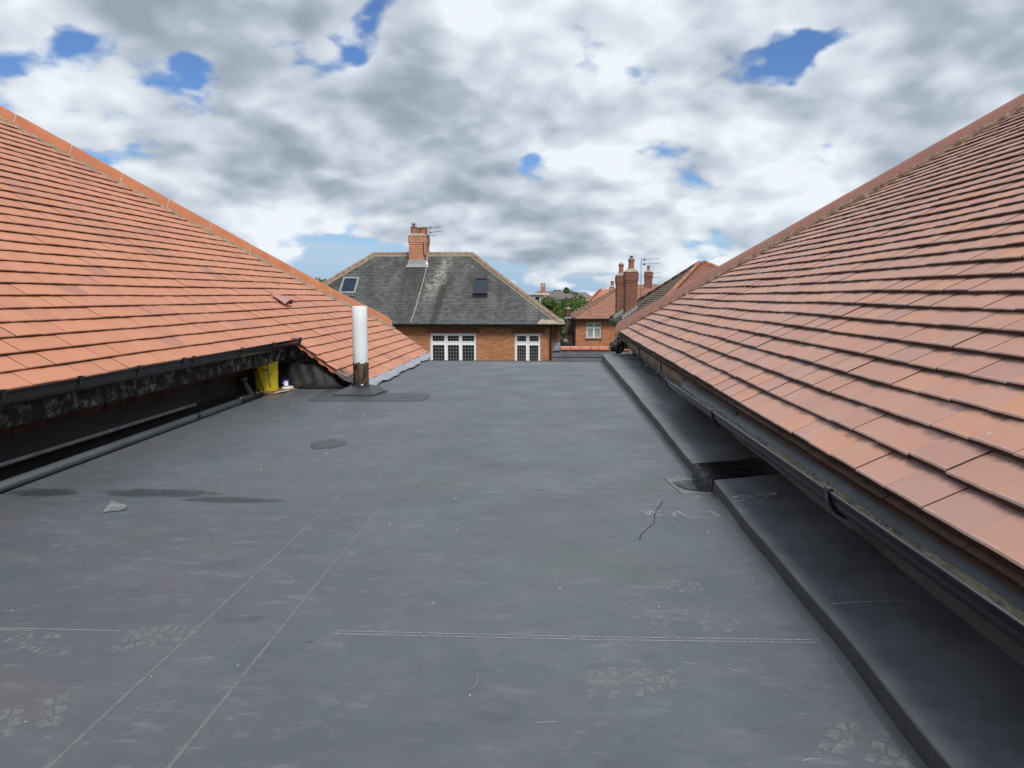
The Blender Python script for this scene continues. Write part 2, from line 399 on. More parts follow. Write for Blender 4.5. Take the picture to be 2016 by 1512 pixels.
def slate_mat():
    m = M('old_grey_slate', .6, .4)
    r = m.rand(); P_ = m.n('ShaderNodeNewGeometry').outputs['Position']
    c = m.ramp(r, [(0,(.075,.077,.078)),(.4,(.10,.102,.103)),(.8,(.13,.132,.131)),(1,(.062,.063,.064))])
    # old dark streaks run down the slope, pale lichen bloom by the stack
    st = m.noise(.9, 6, .6, m.mp(P_, (1,.22,.22)))
    c = m.mix(m.rng(st, .50, .66, 0, .65), c, (.045,.044,.042))
    c = m.mix(m.rng(m.noise(1.6, 7, .65, m.mp(P_, (1,.3,.3), (4,0,0))), .50, .70, 0, .55), c, (.21,.21,.195))
    s = m.n('ShaderNodeSeparateXYZ'); m.put(s.inputs[0], P_)
    xx = m.math('SUBTRACT', s.outputs[0], m.math('MULTIPLY_ADD', s.outputs[1], .22)) if False else s.outputs[0]
    cx = m.math('ADD', -5.15, m.math('MULTIPLY', m.math('SUBTRACT', s.outputs[1], 31.8), .30))
    dx = m.math('ABSOLUTE', m.math('SUBTRACT', xx, cx))
    wob = m.math('MULTIPLY', m.math('SUBTRACT', m.noise(3.5, 8, .7, P_), .5), 1.0)
    top = m.rng(s.outputs[1], 30.6, 32.0, 0, 1)
    grit_ = m.rng(m.noise(5.5, 7, .75, P_), .40, .60, .15, 1)
    topf = m.rng(s.outputs[1], 32.6, 33.4, 1, .45)
    c = m.mix(m.math('MULTIPLY', m.math('MULTIPLY', m.math('MULTIPLY', m.rng(m.math('ADD', dx, m.math('MULTIPLY', wob, 1.5)), .12, .40, .9, 0), top), grit_), topf), c, (.36,.35,.31))
    sx = m.math('ABSOLUTE', m.math('SUBTRACT', xx, m.math('ADD', -4.82, m.math('MULTIPLY', m.math('SUBTRACT', s.outputs[1], 31.0), .12))))
    c = m.mix(m.math('MULTIPLY', m.rng(m.math('ADD', sx, m.math('MULTIPLY', wob, .3)), .08, .2, .8, 0), m.rng(s.outputs[1], 31.7, 32.3, 1, 0)), c, (.045,.042,.038))
    vor = m.n('ShaderNodeTexVoronoi'); m.put(vor.inputs['Vector'], P_); vor.inputs['Scale'].default_value = 1.5
    sp = m.math('MULTIPLY', m.rng(vor.outputs['Distance'], .06, .12, 1, 0), m.rng(s.outputs[1], 31.8, 32.8, 0, 1))
    c = m.mix(m.math('MULTIPLY', sp, m.rng(s.outputs[0], -5.5, -4.8, 0, .8)), c, (.40,.40,.34))
    m.color(c); m.bump(m.noise(30, 5, .6, P_), .4, .006)
    return m.m
MT['slate'] = slate_mat()
MT['ridge_old'] = simple('lichened_ridge_tile', (.27,.135,.085), .9, .2, 3.5, .4, 20, c2=(.30,.25,.17))
MT['fillet'] = simple('cement_fillet', (.36,.31,.24), .95, .1, 5)
MT['glass'] = glass('dark_window_glass', (.016,.019,.021), .04)
MT['glass_blue'] = glass('skylight_glass', (.03,.04,.065), .08)
MT['curtain'] = simple('net_curtain', (.42,.44,.45), .8, .15, 6)
MT['lead_came'] = simple('lead_came', (.28,.28,.28), .5, .1)
MT['skyframe_pale'] = simple('pale_skylight_frame', (.30,.31,.31), .5)
MT['skyframe_dark'] = simple('dark_skylight_frame', (.045,.035,.04), .5)
MT['grey_cladding'] = membrane2('grey_slate_hanging', (.125,.135,.15), .55, .3)
MT['coping'] = simple('orange_coping', (.58,.20,.11), .55, .12, 9)
MT['ground'] = simple('grass_ground', (.06,.085,.03), 1, .2, .2, c2=(.05,.05,.035))
MT['bark'] = simple('bark', (.07,.05,.035), 1)
MT['far_wall'] = simple('pale_render', (.62,.60,.56), .9, .05)
MT['far_roof'] = simple('far_grey_roof', (.20,.17,.165), .9, .1, 1)
MT['white_roof'] = simple('white_flat_roof', (.60,.60,.60), .8, .05, 1)
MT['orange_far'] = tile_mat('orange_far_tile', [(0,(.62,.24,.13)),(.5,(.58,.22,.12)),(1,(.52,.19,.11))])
def leaf(name, a, b):
    m = M(name, .55, .3); m.color(m.ramp(m.rand(), [(0,a),(.6,tuple((x+y)/2 for x,y in zip(a,b))),(1,b)]))
    m.b.inputs['Subsurface Weight'].default_value = 0
    return m.m
MT['leaf_a'] = leaf('leaf_dark', (.028,.055,.015), (.075,.125,.03))
MT['leaf_b'] = leaf('leaf_bright', (.05,.095,.018), (.15,.21,.045))
MT['bag'] = simple('crumpled_black_bag', (.008,.008,.009), .42, .2, 9, .6, 25)
MT['fence'] = simple('dark_fence', (.10,.07,.05), .9, .2, 5)

# ------------------------------------------------------------------ object tools
def mat(o, m):
    if isinstance(m, str): m = MT[m]
    o.data.materials.append(m); return o
def mesh_obj(name, verts, faces, m=None, parent=None, uvs=None, smooth=False):
    me = bpy.data.meshes.new(name); me.from_pydata([tuple(v) for v in verts], [], [tuple(f) for f in faces])
    if uvs is not None:
        l = me.uv_layers.new(name='UVMap'); arr = np.asarray(uvs, dtype=np.float32).ravel()
        l.data.foreach_set('uv', arr)
    me.update()
    if smooth: me.shade_smooth()
    o = bpy.data.objects.new(name, me); COL.objects.link(o)
    if m: mat(o, m)
    if parent: o.parent = parent
    return o
def tag(o, label=None, cat=None, group=None, kind=None):
    if label: o['label'] = label
    if cat: o['category'] = cat
    if group: o['group'] = group
    if kind: o['kind'] = kind
    return o
def thing(name, label, cat, loc=(0,0,0), group=None):
    o = bpy.data.objects.new(name, None); COL.objects.link(o); o.location = loc; o.empty_display_size = .1
    return tag(o, label, cat, group)
class B:
    """collects faces; world coordinates; put under a parent whose offset is subtracted"""
    def __init__(s): s.v = []; s.f = []
    def add(s, v, f):
        k = len(s.v); s.v += [tuple(x) for x in v]; s.f += [tuple(i+k for i in q) for q in f]; return s
    def box(s, a, b):
        x0,y0,z0 = a; x1,y1,z1 = b
        return s.add([(x0,y0,z0),(x1,y0,z0),(x1,y1,z0),(x0,y1,z0),(x0,y0,z1),(x1,y0,z1),(x1,y1,z1),(x0,y1,z1)],
            [(0,3,2,1),(4,5,6,7),(0,1,5,4),(1,2,6,5),(2,3,7,6),(3,0,4,7)])
    def hexa(s, p):  # 8 points: bottom 4, top 4
        return s.add(p, [(0,3,2,1),(4,5,6,7),(0,1,5,4),(1,2,6,5),(2,3,7,6),(3,0,4,7)])
    def tube(s, a, b, r, seg=12, r2=None, caps=True):
        a = Vector(a); b = Vector(b); d = (b-a).normalized(); r2 = r if r2 is None else r2
        x = d.orthogonal().normalized(); y = d.cross(x); v = []
        for p, rr in ((a, r), (b, r2)):
            for i in range(seg):
                t = 2*math.pi*i/seg; v.append(p+x*math.cos(t)*rr+y*math.sin(t)*rr)
        f = [(i,(i+1)%seg,seg+(i+1)%seg,seg+i) for i in range(seg)]
        if caps: f += [tuple(range(seg-1,-1,-1)), tuple(range(seg,2*seg))]
        return s.add(v, f)
    def poly_tube(s, pts, r, seg=6):
        for a, b in zip(pts[:-1], pts[1:]): s.tube(a, b, r, seg)
        return s
    def lathe(s, c, prof, seg=24):
        v = []; n = len(prof)
        for r, z in prof:
            for i in range(seg):
                t = 2*math.pi*i/seg; v.append((c[0]+r*math.cos(t), c[1]+r*math.sin(t), c[2]+z))
        f = [(j*seg+i, j*seg+(i+1)%seg, (j+1)*seg+(i+1)%seg, (j+1)*seg+i) for j in range(n-1) for i in range(seg)]
        return s.add(v, f)
    def sheet(s, grid, t=None):  # grid of rows of points
        n = len(grid[0]); v = [p for r in grid for p in r]
        f = [(j*n+i, j*n+i+1, (j+1)*n+i+1, (j+1)*n+i) for j in range(len(grid)-1) for i in range(n-1)]
        return s.add(v, f)
    def prism(s, pts, d):  # pts polygon 3d, extruded by vector d
        n = len(pts); v = [Vector(p) for p in pts]; v += [p+Vector(d) for p in v]
        f = [tuple(range(n-1,-1,-1)), tuple(range(n,2*n))]+[(i,(i+1)%n,n+(i+1)%n,n+i) for i in range(n)]
        return s.add(v, f)
    def obj(s, name, m, parent=None, smooth=False, bevel=0):
        off = Vector(parent.get('_w', (0,0,0))) if parent else Vector((0,0,0))
        v = [(x-off.x, y-off.y, z-off.z) for x, y, z in s.v]
        o = mesh_obj(name, v, s.f, m, parent)
        bm = bmesh.new(); bm.from_mesh(o.data); bmesh.ops.recalc_face_normals(bm, faces=bm.faces)
        if bevel: bmesh.ops.bevel(bm, geom=bm.edges[:], offset=bevel, segments=2, affect='EDGES', clamp_overlap=True)
        bm.to_mesh(o.data); bm.free()
        if smooth: o.data.shade_smooth()
        return o
def root(name, label, cat, loc=(0,0,0), group=None):
    o = thing(name, label, cat, loc, group); o['_w'] = tuple(loc); return o
def single(b, name, m, label, cat, loc=(0,0,0), group=None, **k):
    for i, (x,y,z) in enumerate(b.v): b.v[i] = (x-loc[0], y-loc[1], z-loc[2])
    o = b.obj(name, m, None, **k); o.location = loc; return tag(o, label, cat, group)

# camera-space helper used only to rank tiles by how large they show
_f = Vector((-math.sin(YAW)*math.cos(PITCH), math.cos(YAW)*math.cos(PITCH), -math.sin(PITCH)))
_r = Vector((math.cos(YAW), math.sin(YAW), 0)); _u = _r.cross(_f)
def seen(p, n):
    d = Vector(p)-Vector((0,0,.72)); z = d.dot(_f)
    if z < .1: return 0
    x = d.dot(_r)/z*1480; y = d.dot(_u)/z*1480
    if abs(x) > 1040 or abs(y) > 780: return 0
    return max(1e-6, -d.normalized().dot(n))/(z*z)

# ------------------------------------------------------------------ tiles
def tile_shape():
    """unit-width tile: x across 0..1, y up-slope 0..1, z 0..1 ; cambered, lower edge softened"""
    xs = [0, .33, .67, 1]; v = []; f = []; 
    def cam_(x): return .10*(1-(2*x-1)**2)
    rows = [(0.0, 0.0, 0), (0.0, .78, 1), (.02, 1.0, 1), (1.0, 1.0, 1)]
    for y, z, c in rows:
        for x in xs: v.append((x, y, z+cam_(x)*(1 if c else 1)))
    for j in range(3):
        for i in range(3): f.append((j*4+i, j*4+i+1, (j+1)*4+i+1, (j+1)*4+i))
    # sides
    k = len(v); v += [(0,1,0),(1,1,0)]
    f.append((0,4,8,12,k)); f.append((3,k+1,15,11,7))
    uv = []
    for q in f:
        for i in q: uv.append((v[i][0], v[i][1]))
    return v, f, uv
TV, TF, TUV = tile_shape()
TVn = np.array(TV)
def tile_field(parent, O, u, v, rows, gauge, width, span, length=1.85, thick=.012, mat_=None, limit=0, rand=1.0, part='tile', bulk='tile_bulk', lift=0.0, wave=0.0, gap=.0015, seed=1):
    rnd = random.Random(seed)
    u = Vector(u).normalized(); v = Vector(v).normalized(); n = u.cross(v)
    if n.z < 0: n = -n
    hand = 1 if u.cross(v).z > 0 else -1
    tilt = math.atan(thick*.95/gauge)
    items = []
    for r_ in rows:
        a, b = span(r_*gauge)
        if b-a < .02: continue
        off = (r_ % 2)*.5*width + rnd.uniform(-.004, .004)*rand
        i0 = math.floor((a-off)/width)
        i = i0
        while True:
            s = off+i*width; e = s+width
            if s >= b: break
            s2, e2 = max(s, a), min(e, b)
            i += 1
            if e2-s2 < .015: continue
            wv_ = wave*(math.sin(s*1.7+r_*.23)+.6*math.sin(s*4.1+r_*.9))
            p = Vector(O)+u*(s2+gap*.5)+v*(r_*gauge+rnd.uniform(-.002,.002)*rand)+n*(lift+wv_+rnd.uniform(-.0012,.0018)*rand-thick*2)
            tl = tilt+rnd.uniform(-.004,.006)*rand
            rl = rnd.uniform(-.006,.006)*rand
            vy = (v*math.cos(tl)-n*math.sin(tl)).normalized(); vz = u.cross(vy)*hand
            ux = (u+n*rl+v*rnd.uniform(-.006,.006)*rand).normalized()
            # raise so that bottom edge rests on the course below
            p = p+n*thick
            Mx = Matrix.Identity(4)
            sx = (e2-s2-gap); sy = gauge*length; sz = thick
            for c, vec, sc in ((0, ux, sx), (1, vy, sy), (2, vz, sz)):
                for q in range(3): Mx[q][c] = vec[q]*sc
            for q in range(3): Mx[q][3] = p[q]
            items.append((seen(p+ux*sx*.5+vy*gauge*.5, n)*sx, Mx))
    items.sort(key=lambda t: -t[0])
    off = Vector(parent.get('_w', (0,0,0)))
    ff = TF if hand > 0 else [tuple(reversed(q)) for q in TF]
    uu = TUV
    if hand < 0:
        uu = []
        for q in ff:
            for i in q: uu.append((TV[i][0], TV[i][1]))
    if limit:
        me = bpy.data.meshes.new(part); me.from_pydata(TV, [], ff)
        l = me.uv_layers.new(name='UVMap'); l.data.foreach_set('uv', np.array(uu, dtype=np.float32).ravel())
        me.materials.append(mat_ if not isinstance(mat_, str) else MT[mat_]); me.update()
        for sc, Mx in items[:limit]:
            o = bpy.data.objects.new(part, me); COL.objects.link(o); o.parent = parent
            o.matrix_local = Matrix.Translation(-off) @ Mx
    rest = items[limit:]
    if rest:
        vs_ = []; fs = []; uvs = []
        for k, (sc, Mx) in enumerate(rest):
            A = np.array(Mx); q = TVn @ A[:3,:3].T + A[:3,3]-np.array(off)
            vs_.append(q); b0 = k*len(TV)
            fs += [tuple(i+b0 for i in t) for t in ff]; uvs += uu
        o = mesh_obj(bulk, np.vstack(vs_).tolist(), fs, mat_, parent, uvs)
        o['kind'] = 'stuff'
    return n

def hip_run(parent, pts, m, half=.105, rise=.062, L=.42, name='hip_tile', style=0, gap=.008, mortar='mortar_pale', bed=None, bedm='mortar', dn=(0,0,1), drop=None, seed=3):
    """angular cap tiles along a polyline with pale mortar joints; a rough mortar bed below"""
    rnd = random.Random(seed)
    off = Vector(parent.get('_w', (0,0,0)))
    P_ = [Vector(p) for p in pts]; seg = []
    for a, b in zip(P_[:-1], P_[1:]):
        d = b-a; n_ = max(1, round(d.length/L)); 
        for i in range(n_): seg.append((a+d*(i/n_), a+d*((i+1)/n_)))
    for a, b in seg:
        d = (b-a).normalized(); side = d.cross(Vector((0,0,1))).normalized(); up = side.cross(d).normalized()
        dr = drop or (half*.62)
        prof = [(-half, -dr), (-half*.45, rise*.55-.006), (0, rise), (half*.45, rise*.55-.006), (half, -dr)] if style == 0 else \
               [(half*math.cos(math.pi*(1-i/8)), -dr+(rise+dr)*math.sin(math.pi*i/8)) for i in range(9)]
        t = .014
        a2 = a+d*gap*.5; b2 = b-d*gap*.5
        jz = rnd.uniform(-.003,.003); v = []
        for pt, e in ((a2, 0), (b2, .0015)):
            for x, z in prof: v.append(pt+side*x*(1+e*3)+up*(z+jz+e))
        for pt in (a2, b2):
            for x, z in prof: v.append(pt+side*x*.86+up*(z+jz-t))
        n_ = len(prof); f = []
        for i in range(n_-1):
            f.append((i, i+1, n_+i+1, n_+i)); f.append((2*n_+i, 3*n_+i, 3*n_+i+1, 2*n_+i+1))
            f.append((i, 2*n_+i, 2*n_+i+1, i+1)); f.append((n_+i, n_+i+1, 3*n_+i+1, 3*n_+i))
        f.append((0, n_, 3*n_, 2*n_)); f.append((n_-1, 3*n_-1, 4*n_-1, 2*n_-1))
        b_ = B(); b_.add(v, f); b_.obj(name, m, parent, smooth=(style == 1))
        if mortar:
            v = []; 
            for pt in (b2-d*.003, b2+d*(gap+.003)):
                for x, z in prof: v.append(pt+side*x*.985+up*(z+jz-.002))
            f = [(i, i+1, n_+i+1, n_+i) for i in range(n_-1)]
            B().add(v, f).obj('mortar_joint', mortar, parent)
    if bed:
        # rough bedding strip under each side edge
        v = []; f = []
        for sgn in (-1, 1):
            rows_ = []
            for a, b in zip(P_[:-1], P_[1:]):
                d = (b-a); n_ = int(d.length/.045); dd = d.normalized(); side = dd.cross(Vector((0,0,1))).normalized(); up = side.cross(dd)
                for i in range(n_+1):
                    p = a+d*(i/n_); j = rnd.uniform(-.008,.010)
                    dr = drop or half*.62
                    rows_.append([p+side*sgn*(half*.80)+up*(-dr+.022), p+side*sgn*(half*.99+j*.4)+up*(-dr+.004+j*.3), p+side*sgn*(half*.99+bed*.55+j)+up*(-dr-bed*.42+j*.3), p+side*sgn*(half*.92+bed*.7)+up*(-dr-bed*.95-.03)])
            bb = B().sheet(rows_); k = len(v); v += bb.v; f += [tuple(i+k for i in q) for q in bb.f]
        b_ = B(); b_.add(v, f); b_.obj('mortar_bed', bedm, parent)

def half_gutter(x0, x1, z0, z1, y0, y1, t=.004, seg=10, n=30, depth=None, lipx=0):
    """half round gutter between x0 (outer lip) and x1, lip height z0 at y0, z1 at y1"""
    c = (x0+x1)/2; r = abs(x1-x0)/2; s = 1 if x0 < x1 else -1; depth = depth or r*1.02
    prof = [(-r*1.05, .004), (-r*1.06, -.004)]
    outer = [(-r*math.cos(math.pi*i/seg), -depth*math.sin(math.pi*i/seg)) for i in range(seg+1)]
    inner = [((r-t)*math.cos(math.pi*i/seg), -(depth-t)*math.sin(math.pi*i/seg)) for i in range(seg+1)]
    loop = prof+outer+[(r, .003), (r-t, .003)]+inner+[(-r+t, .004)]
    rows_ = []
    for j in range(n+1):
        k = j/n; y = y0+(y1-y0)*k; z = z0+(z1-z0)*k
        rows_.append([(c+s*x, y, z+zz) for x, zz in loop+[loop[0]]])
    b = B().sheet(rows_)
    return b
def ring_bracket(x0, x1, z, y, wdt=.028, t=.006, arm=None, seg=10, depth=None):
    c = (x0+x1)/2; r = abs(x1-x0)/2+.001; s = 1 if x0 < x1 else -1; depth = (depth or r*1.02)+.001
    o = [((-(r+t))*math.cos(math.pi*i/seg), -(depth+t)*math.sin(math.pi*i/seg)) for i in range(seg+1)]
    i_ = [(r*math.cos(math.pi*i/seg), -depth*math.sin(math.pi*i/seg)) for i in range(seg+1)]
    loop = [(-r+.008, .012), (-r-t, .012)]+o+i_+[(-r+.001,.006),(-r+.008,.006)]
    rows_ = [[(c+s*x, yy, z+zz) for x, zz in loop+[loop[0]]] for yy in (y-wdt/2, y+wdt/2)]
    b = B().sheet(rows_)
    n = len(loop); k = 0
    m_ = seg+1
    for yy in (0, 1):
        base = yy*(n+1)
        for i in range(seg):
            b.f.append((base+2+i, base+3+i, base+2+2*m_-2-i, base+2+2*m_-1-i))
    return b

# ================================================================== SETTING
g = B().box((-900,-60,-3.3), (900,2500,-3.0)).obj('ground', 'ground'); tag(g, kind='structure')

# ---- flat roof deck
def undul(x, y): return 0.0
kerb_pts = [(-1.8,.572,.047), (.3,.57,.047), (1.10,.568,.047), (1.36,.574,.047), (2.48,.575,.044), (2.74,.578,.045), (2.98,.548,.045), (3.33,.548,.046), (5.36,.533,.060), (8.14,.493,.083)]
def kerb_at(y):
    for (a,xa,ha),(b,xb,hb) in zip(kerb_pts[:-1], kerb_pts[1:]):
        if y <= b: t = (y-a)/(b-a); t = max(0, t); return xa+(xb-xa)*t, ha+(hb-ha)*t
    return kerb_pts[-1][1:]
rows_ = []
for j in range(161):
    y = -1.8+9.95*j/160; row = []
    for i in range(49):
        x = -2.30+(2.30+.60)*i/48; row.append((x, y, undul(x,y)*(1 if y > .5 else 1)))
    rows_.append(row)
rf = B().sheet(rows_); rf.box((-2.30,-1.8,-.30), (.9,8.145,-.012))
deck = rf.obj('flat_roof', 'membrane', smooth=False); tag(deck, 'dark grey rubber flat roof between the two tiled slopes', None, kind='structure')
deck.data.shade_smooth()
# ledge + kerb, one folded sheet
rows_ = []; ny = 140
for j in range(ny+1):
    y = -1.8+9.94*j/ny; kx, kh = kerb_at(y); wob = .0016*math.sin(y*5)+.0012*math.sin(y*13+1)
    rows_.append([(kx+wob, y, -.004), (kx+.002+wob, y, kh-.002), (kx+.005+wob, y, kh), (kx+.03, y, kh+.001),
                  (.70, y, kh+.004*math.sin(y*2.3)), (.80, y, kh+.002), (.85+wob, y, kh+.004)])
kb = []
for a in rows_: kb.append(a[:3])
B().sheet(kb).obj('kerb', 'kerbm', deck)
tp = [a[2:] for a in rows_]
B().sheet(tp).obj('ledge', 'ledge', deck, smooth=True)
up = []
for j in range(ny+1):
    y = -1.8+9.94*j/ny; kx, kh = kerb_at(y); a = .006*math.sin(y*5.3)+.005*math.sin(y*11.7)+.003*math.sin(y*23)
    up.append([(.85+.0025*math.sin(y*7), y, kh+.004), (.862+a, y, kh+.022+a), (.868, y, kh+.07+a*1.5), (.872-a*.4, y, .20), (.874, y, .26)])
B().sheet(up).obj('upstand', 'kerbm', deck, smooth=True)
# fillet trim at kerb foot
B().sheet([[(kerb_at(-1.8+9.94*j/ny)[0]-.016+.002*math.sin(j), -1.8+9.94*j/ny, .0003), (kerb_at(-1.8+9.94*j/ny)[0]+.004, -1.8+9.94*j/ny, .009+undul(.55,-1.8+9.94*j/ny))] for j in range(ny+1)]).obj('kerb_fillet', 'patch', deck)
# far lip of the roof
B().box((-1.45, 8.13, -.05), (.50, 8.155, .006)).obj('edge_trim', 'patch', deck)

def flat_poly(name, pts, m, parent, z=.002, kind=None):
    n = len(pts)
    o = B().add([(x, y, z) for x, y in pts]+[(x, y, -.001) for x, y in pts], [tuple(range(n))]+[(i, (i+1) % n, n+(i+1) % n, n+i) for i in range(n)]).obj(name, m, parent)
    if kind: o['kind'] = kind
    return o
def strokes(name, groups, wd, m, parent, z=.0009, flat=True, kind='stuff'):
    b = B()
    for g_ in groups:
        fine_ = []
        for a, c in zip(g_[:-1], g_[1:]):
            k = max(1, int(math.dist(a, c)/.15))
            for i in range(k): fine_.append((a[0]+(c[0]-a[0])*i/k, a[1]+(c[1]-a[1])*i/k))
        fine_.append(g_[-1])
        for a, c in zip(fine_[:-1], fine_[1:]):
            d = Vector((c[0]-a[0], c[1]-a[1], 0)); 
            if d.length < 1e-5: continue
            n_ = Vector((-d.y, d.x, 0)).normalized()*wd/2
            za = z+(undul(*a) if flat else 0); zc = z+(undul(*c) if flat else 0)
            b.add([(a[0]-n_.x,a[1]-n_.y,za),(c[0]-n_.x,c[1]-n_.y,zc),(c[0]+n_.x,c[1]+n_.y,zc),(a[0]+n_.x,a[1]+n_.y,za)], [(0,1,2,3)])
    o = b.obj(name, m, parent)
    if kind: o['kind'] = kind
    return o
# lap seams along the roof and the white cross lines
strokes('lap_seam', [[(-.772,.6),(-.771,2.4),(-.768,4.2)]], .007, 'weld', deck, kind=None)
strokes('lap_seam', [[(-.584,.6),(-.594,1.94),(-.593,2.4),(-.602,3.37),(-.60,4.6)]], .007, 'weld', deck, kind=None)
strokes('cross_line', [[(-.469,1.520),(.1,1.525),(.555,1.538)]], .0022, 'chalk_line', deck, kind=None)
strokes('cross_line', [[(-.469,1.507),(.1,1.512),(.555,1.525)]], .0022, 'chalk_line', deck, kind=None)
strokes('cross_line', [[(-1.5,1.489),(-1.21,1.492),(-.93,1.494)]], .0022, 'chalk_line', deck, kind=None)
strokes('cross_line', [[(-1.5,1.481),(-1.21,1.483),(-1.12,1.484)]], .0022, 'chalk_line', deck, kind=None)
strokes('cross_line', [[(-.62,4.24),(-.3,4.245),(.45,4.27)]], .004, 'weld', deck, kind=None)
strokes('cross_line', [[(-1.2,5.32),(.02,5.33),(.5,5.34)]], .005, 'weld', deck, kind=None)
strokes('cross_line', [[(-1.1,2.66),(.0,2.67),(.52,2.69)]], .004, 'weld', deck, kind=None)
LG = [[(.294,2.471),(.307,2.423),(.322,2.468),(.297,2.458),(.321,2.43)], [(.356,2.474),(.327,2.465),(.33,2.447),(.353,2.432),(.329,2.414)], [(.364,2.439),(.367,2.437)], [(.379,2.42),(.396,2.418),(.389,2.453),(.408,2.467)], [(.412,2.474),(.424,2.424),(.435,2.433)], [(.504,2.475),(.525,2.479),(.539,2.427),(.52,2.428)], [(.534,2.453),(.515,2.448)]]
strokes('chalk_writing', LG, .0042, 'chalk', deck)
LL = [[(.618,2.484),(.577,2.472)], [(.577,2.472),(.594,2.455),(.61,2.451),(.598,2.426),(.573,2.422)], [(.626,2.495),(.642,2.458)], [(.696,2.527),(.666,2.512),(.673,2.495),(.698,2.493),(.681,2.471)], [(.701,2.525),(.724,2.501),(.736,2.537),(.701,2.504)]]
LL = [[(x+.012, y) for x, y in g_] for g_ in LL]
strokes('chalk_writing', LL, .0042, 'chalk', deck, z=.0545, flat=False)
strokes('crack_line', [[(.379,2.601),(.359,2.53),(.343,2.489),(.329,2.437),(.316,2.339),(.283,2.269),(.262,2.224),(.251,2.172)]], .0035, 'crack', deck)
strokes('cross_line', [[(.60,1.60),(.66,1.615),(.80,1.63)]], .0022, 'chalk', deck, z=.054, flat=False)
# random scratches
rnd = random.Random(11); gs = []
for i in range(60):
    x = rnd.uniform(-1.7,.5); y = rnd.uniform(.9,3.4); a = rnd.gauss(0,.5) if rnd.random() < .7 else rnd.uniform(0,3.1); L_ = rnd.uniform(.008,.05)
    mid = (x+math.cos(a)*L_*.5+rnd.uniform(-.006,.006), y+math.sin(a)*L_*.5+rnd.uniform(-.006,.006))
    gs.append([(x,y), mid, (x+math.cos(a)*L_, y+math.sin(a)*L_)])
strokes('scratch_mark', gs, .0014, 'chalk', deck)
strokes('scratch_mark', [[(-.15,1.36),(-.142,1.34),(-.143,1.315),(-.155,1.29),(-.172,1.272)], [(-.99,1.62),(-1.01,1.58),(-1.03,1.56)], [(-.36,1.18),(-.365,1.13)], [(-.372,1.165),(-.358,1.172)]], .003, 'dust', deck)
gs = []
for i in range(5):
    x = rnd.uniform(-1.6,.45); y = rnd.uniform(.9,4.5); a = rnd.uniform(0,3.1); L_ = rnd.uniform(.02,.07)
    gs.append([(x,y),(x+math.cos(a)*L_*.5+.005,y+math.sin(a)*L_*.5),(x+math.cos(a)*L_,y+math.sin(a)*L_)])
strokes('scuff_mark', gs, .003, 'crack', deck)

def boot(x, y, rot, s=1.0, part=(0,1), seed=1, keep=.97):
    """tread lugs left in dust; sole 0.29 long, drawn between the fractions in part"""
    rnd = random.Random(seed); b = B(); c, s_ = math.cos(rot), math.sin(rot)
    L_ = .29*s; W = .105*s
    rows_n = 13
    for j in range(rows_n):
        t = (j+.5)/rows_n
        if not part[0] <= t <= part[1]: continue
        half = W/2*(.78+.30*math.sin(min(1,t*1.15)*math.pi)**.7)*(1 if t > .15 else .86)
        if .30 < t < .42: continue
        for k in (-1, 0, 1):
            if rnd.random() > keep: continue
            w0 = half*.62/1; cx = k*half*.66; sl = .007*(-k)
            hw = w0*.50*rnd.uniform(.85,1.05); hl = L_/rows_n*.38*rnd.uniform(.8,1.1)
            cy = t*L_-L_/2+sl*abs(k)*(1 if k else -1)
            q = [(cx-hw, cy-hl-.003*k), (cx+hw, cy-hl+.003*k), (cx+hw*.9, cy+hl+.003*k), (cx-hw*.9, cy+hl-.003*k)]
            pts = [(x+p*c-r_*s_, y+p*s_+r_*c) for p, r_ in q]
            b.add([(px, py, .0007) for px, py in pts], [(0,1,2,3)])
    o = b.obj('boot_print', 'dust', deck); o['kind'] = 'stuff'; return o
boot(.09,1.33, 1.75, 1, (.0,.62), 2)
boot(-.90,1.455, -1.25, 1, (.45,1), 3)
boot(-.86,1.19, -.9, 1, (.0,.55), 4, .8)
boot(-1.04,1.43, 1.5, .9, (.1,.9), 5, .5)
boot(.46,1.19, 1.1, 1, (.0,.55), 6)
boot(.36,1.80, 1.3, .8, (.5,1), 8)
boot(.26,1.63, 1.3, 1, (0,.8), 12, .5)

# stains and patches
def blob(cx, cy, rx, ry, seed, n=26, j=.18):
    rnd = random.Random(seed); ph = [rnd.uniform(0,6.28) for _ in range(4)]
    return [(cx+rx*math.cos(2*math.pi*i/n)*(1+j*math.sin(3*2*math.pi*i/n+ph[0])*.6+j*math.sin(5*2*math.pi*i/n+ph[1])*.5), cy+ry*math.sin(2*math.pi*i/n)*(1+j*math.sin(2*2*math.pi*i/n+ph[2])+j*.5*math.sin(7*2*math.pi*i/n+ph[3]))) for i in range(n)]
flat_poly('damp_patch', blob(-1.10,3.52,.085,.10,1), 'wet', deck)
flat_poly('damp_patch', blob(-1.44,2.60,.26,.07,2), 'soft_stain', deck)
flat_poly('damp_patch', blob(-1.16,2.52,.22,.05,4), 'soft_stain', deck, .0026)
flat_poly('damp_patch', blob(-1.86,2.58,.16,.06,5), 'soft_stain', deck)
pt = [(-1.70,5.02),(-1.64,4.965),(-1.0,5.0),(-.93,5.03),(-.895,5.08),(-.885,5.2),(-.90,5.33),(-.95,5.40),(-1.25,5.42),(-1.25,5.56),(-1.74,5.56)]
flat_poly('membrane_patch', pt, 'patch', deck, .0028)
flat_poly('membrane_patch', [(.429,2.93),(.459,2.70),(.575,2.70),(.56,2.93)], 'sealmid', deck, .0030)
flat_poly('sealant_smear', [(.452,2.85),(.462,2.79),(.49,2.745),(.535,2.722),(.572,2.715),(.572,2.90),(.50,2.885)], 'sealant', deck, .0062)
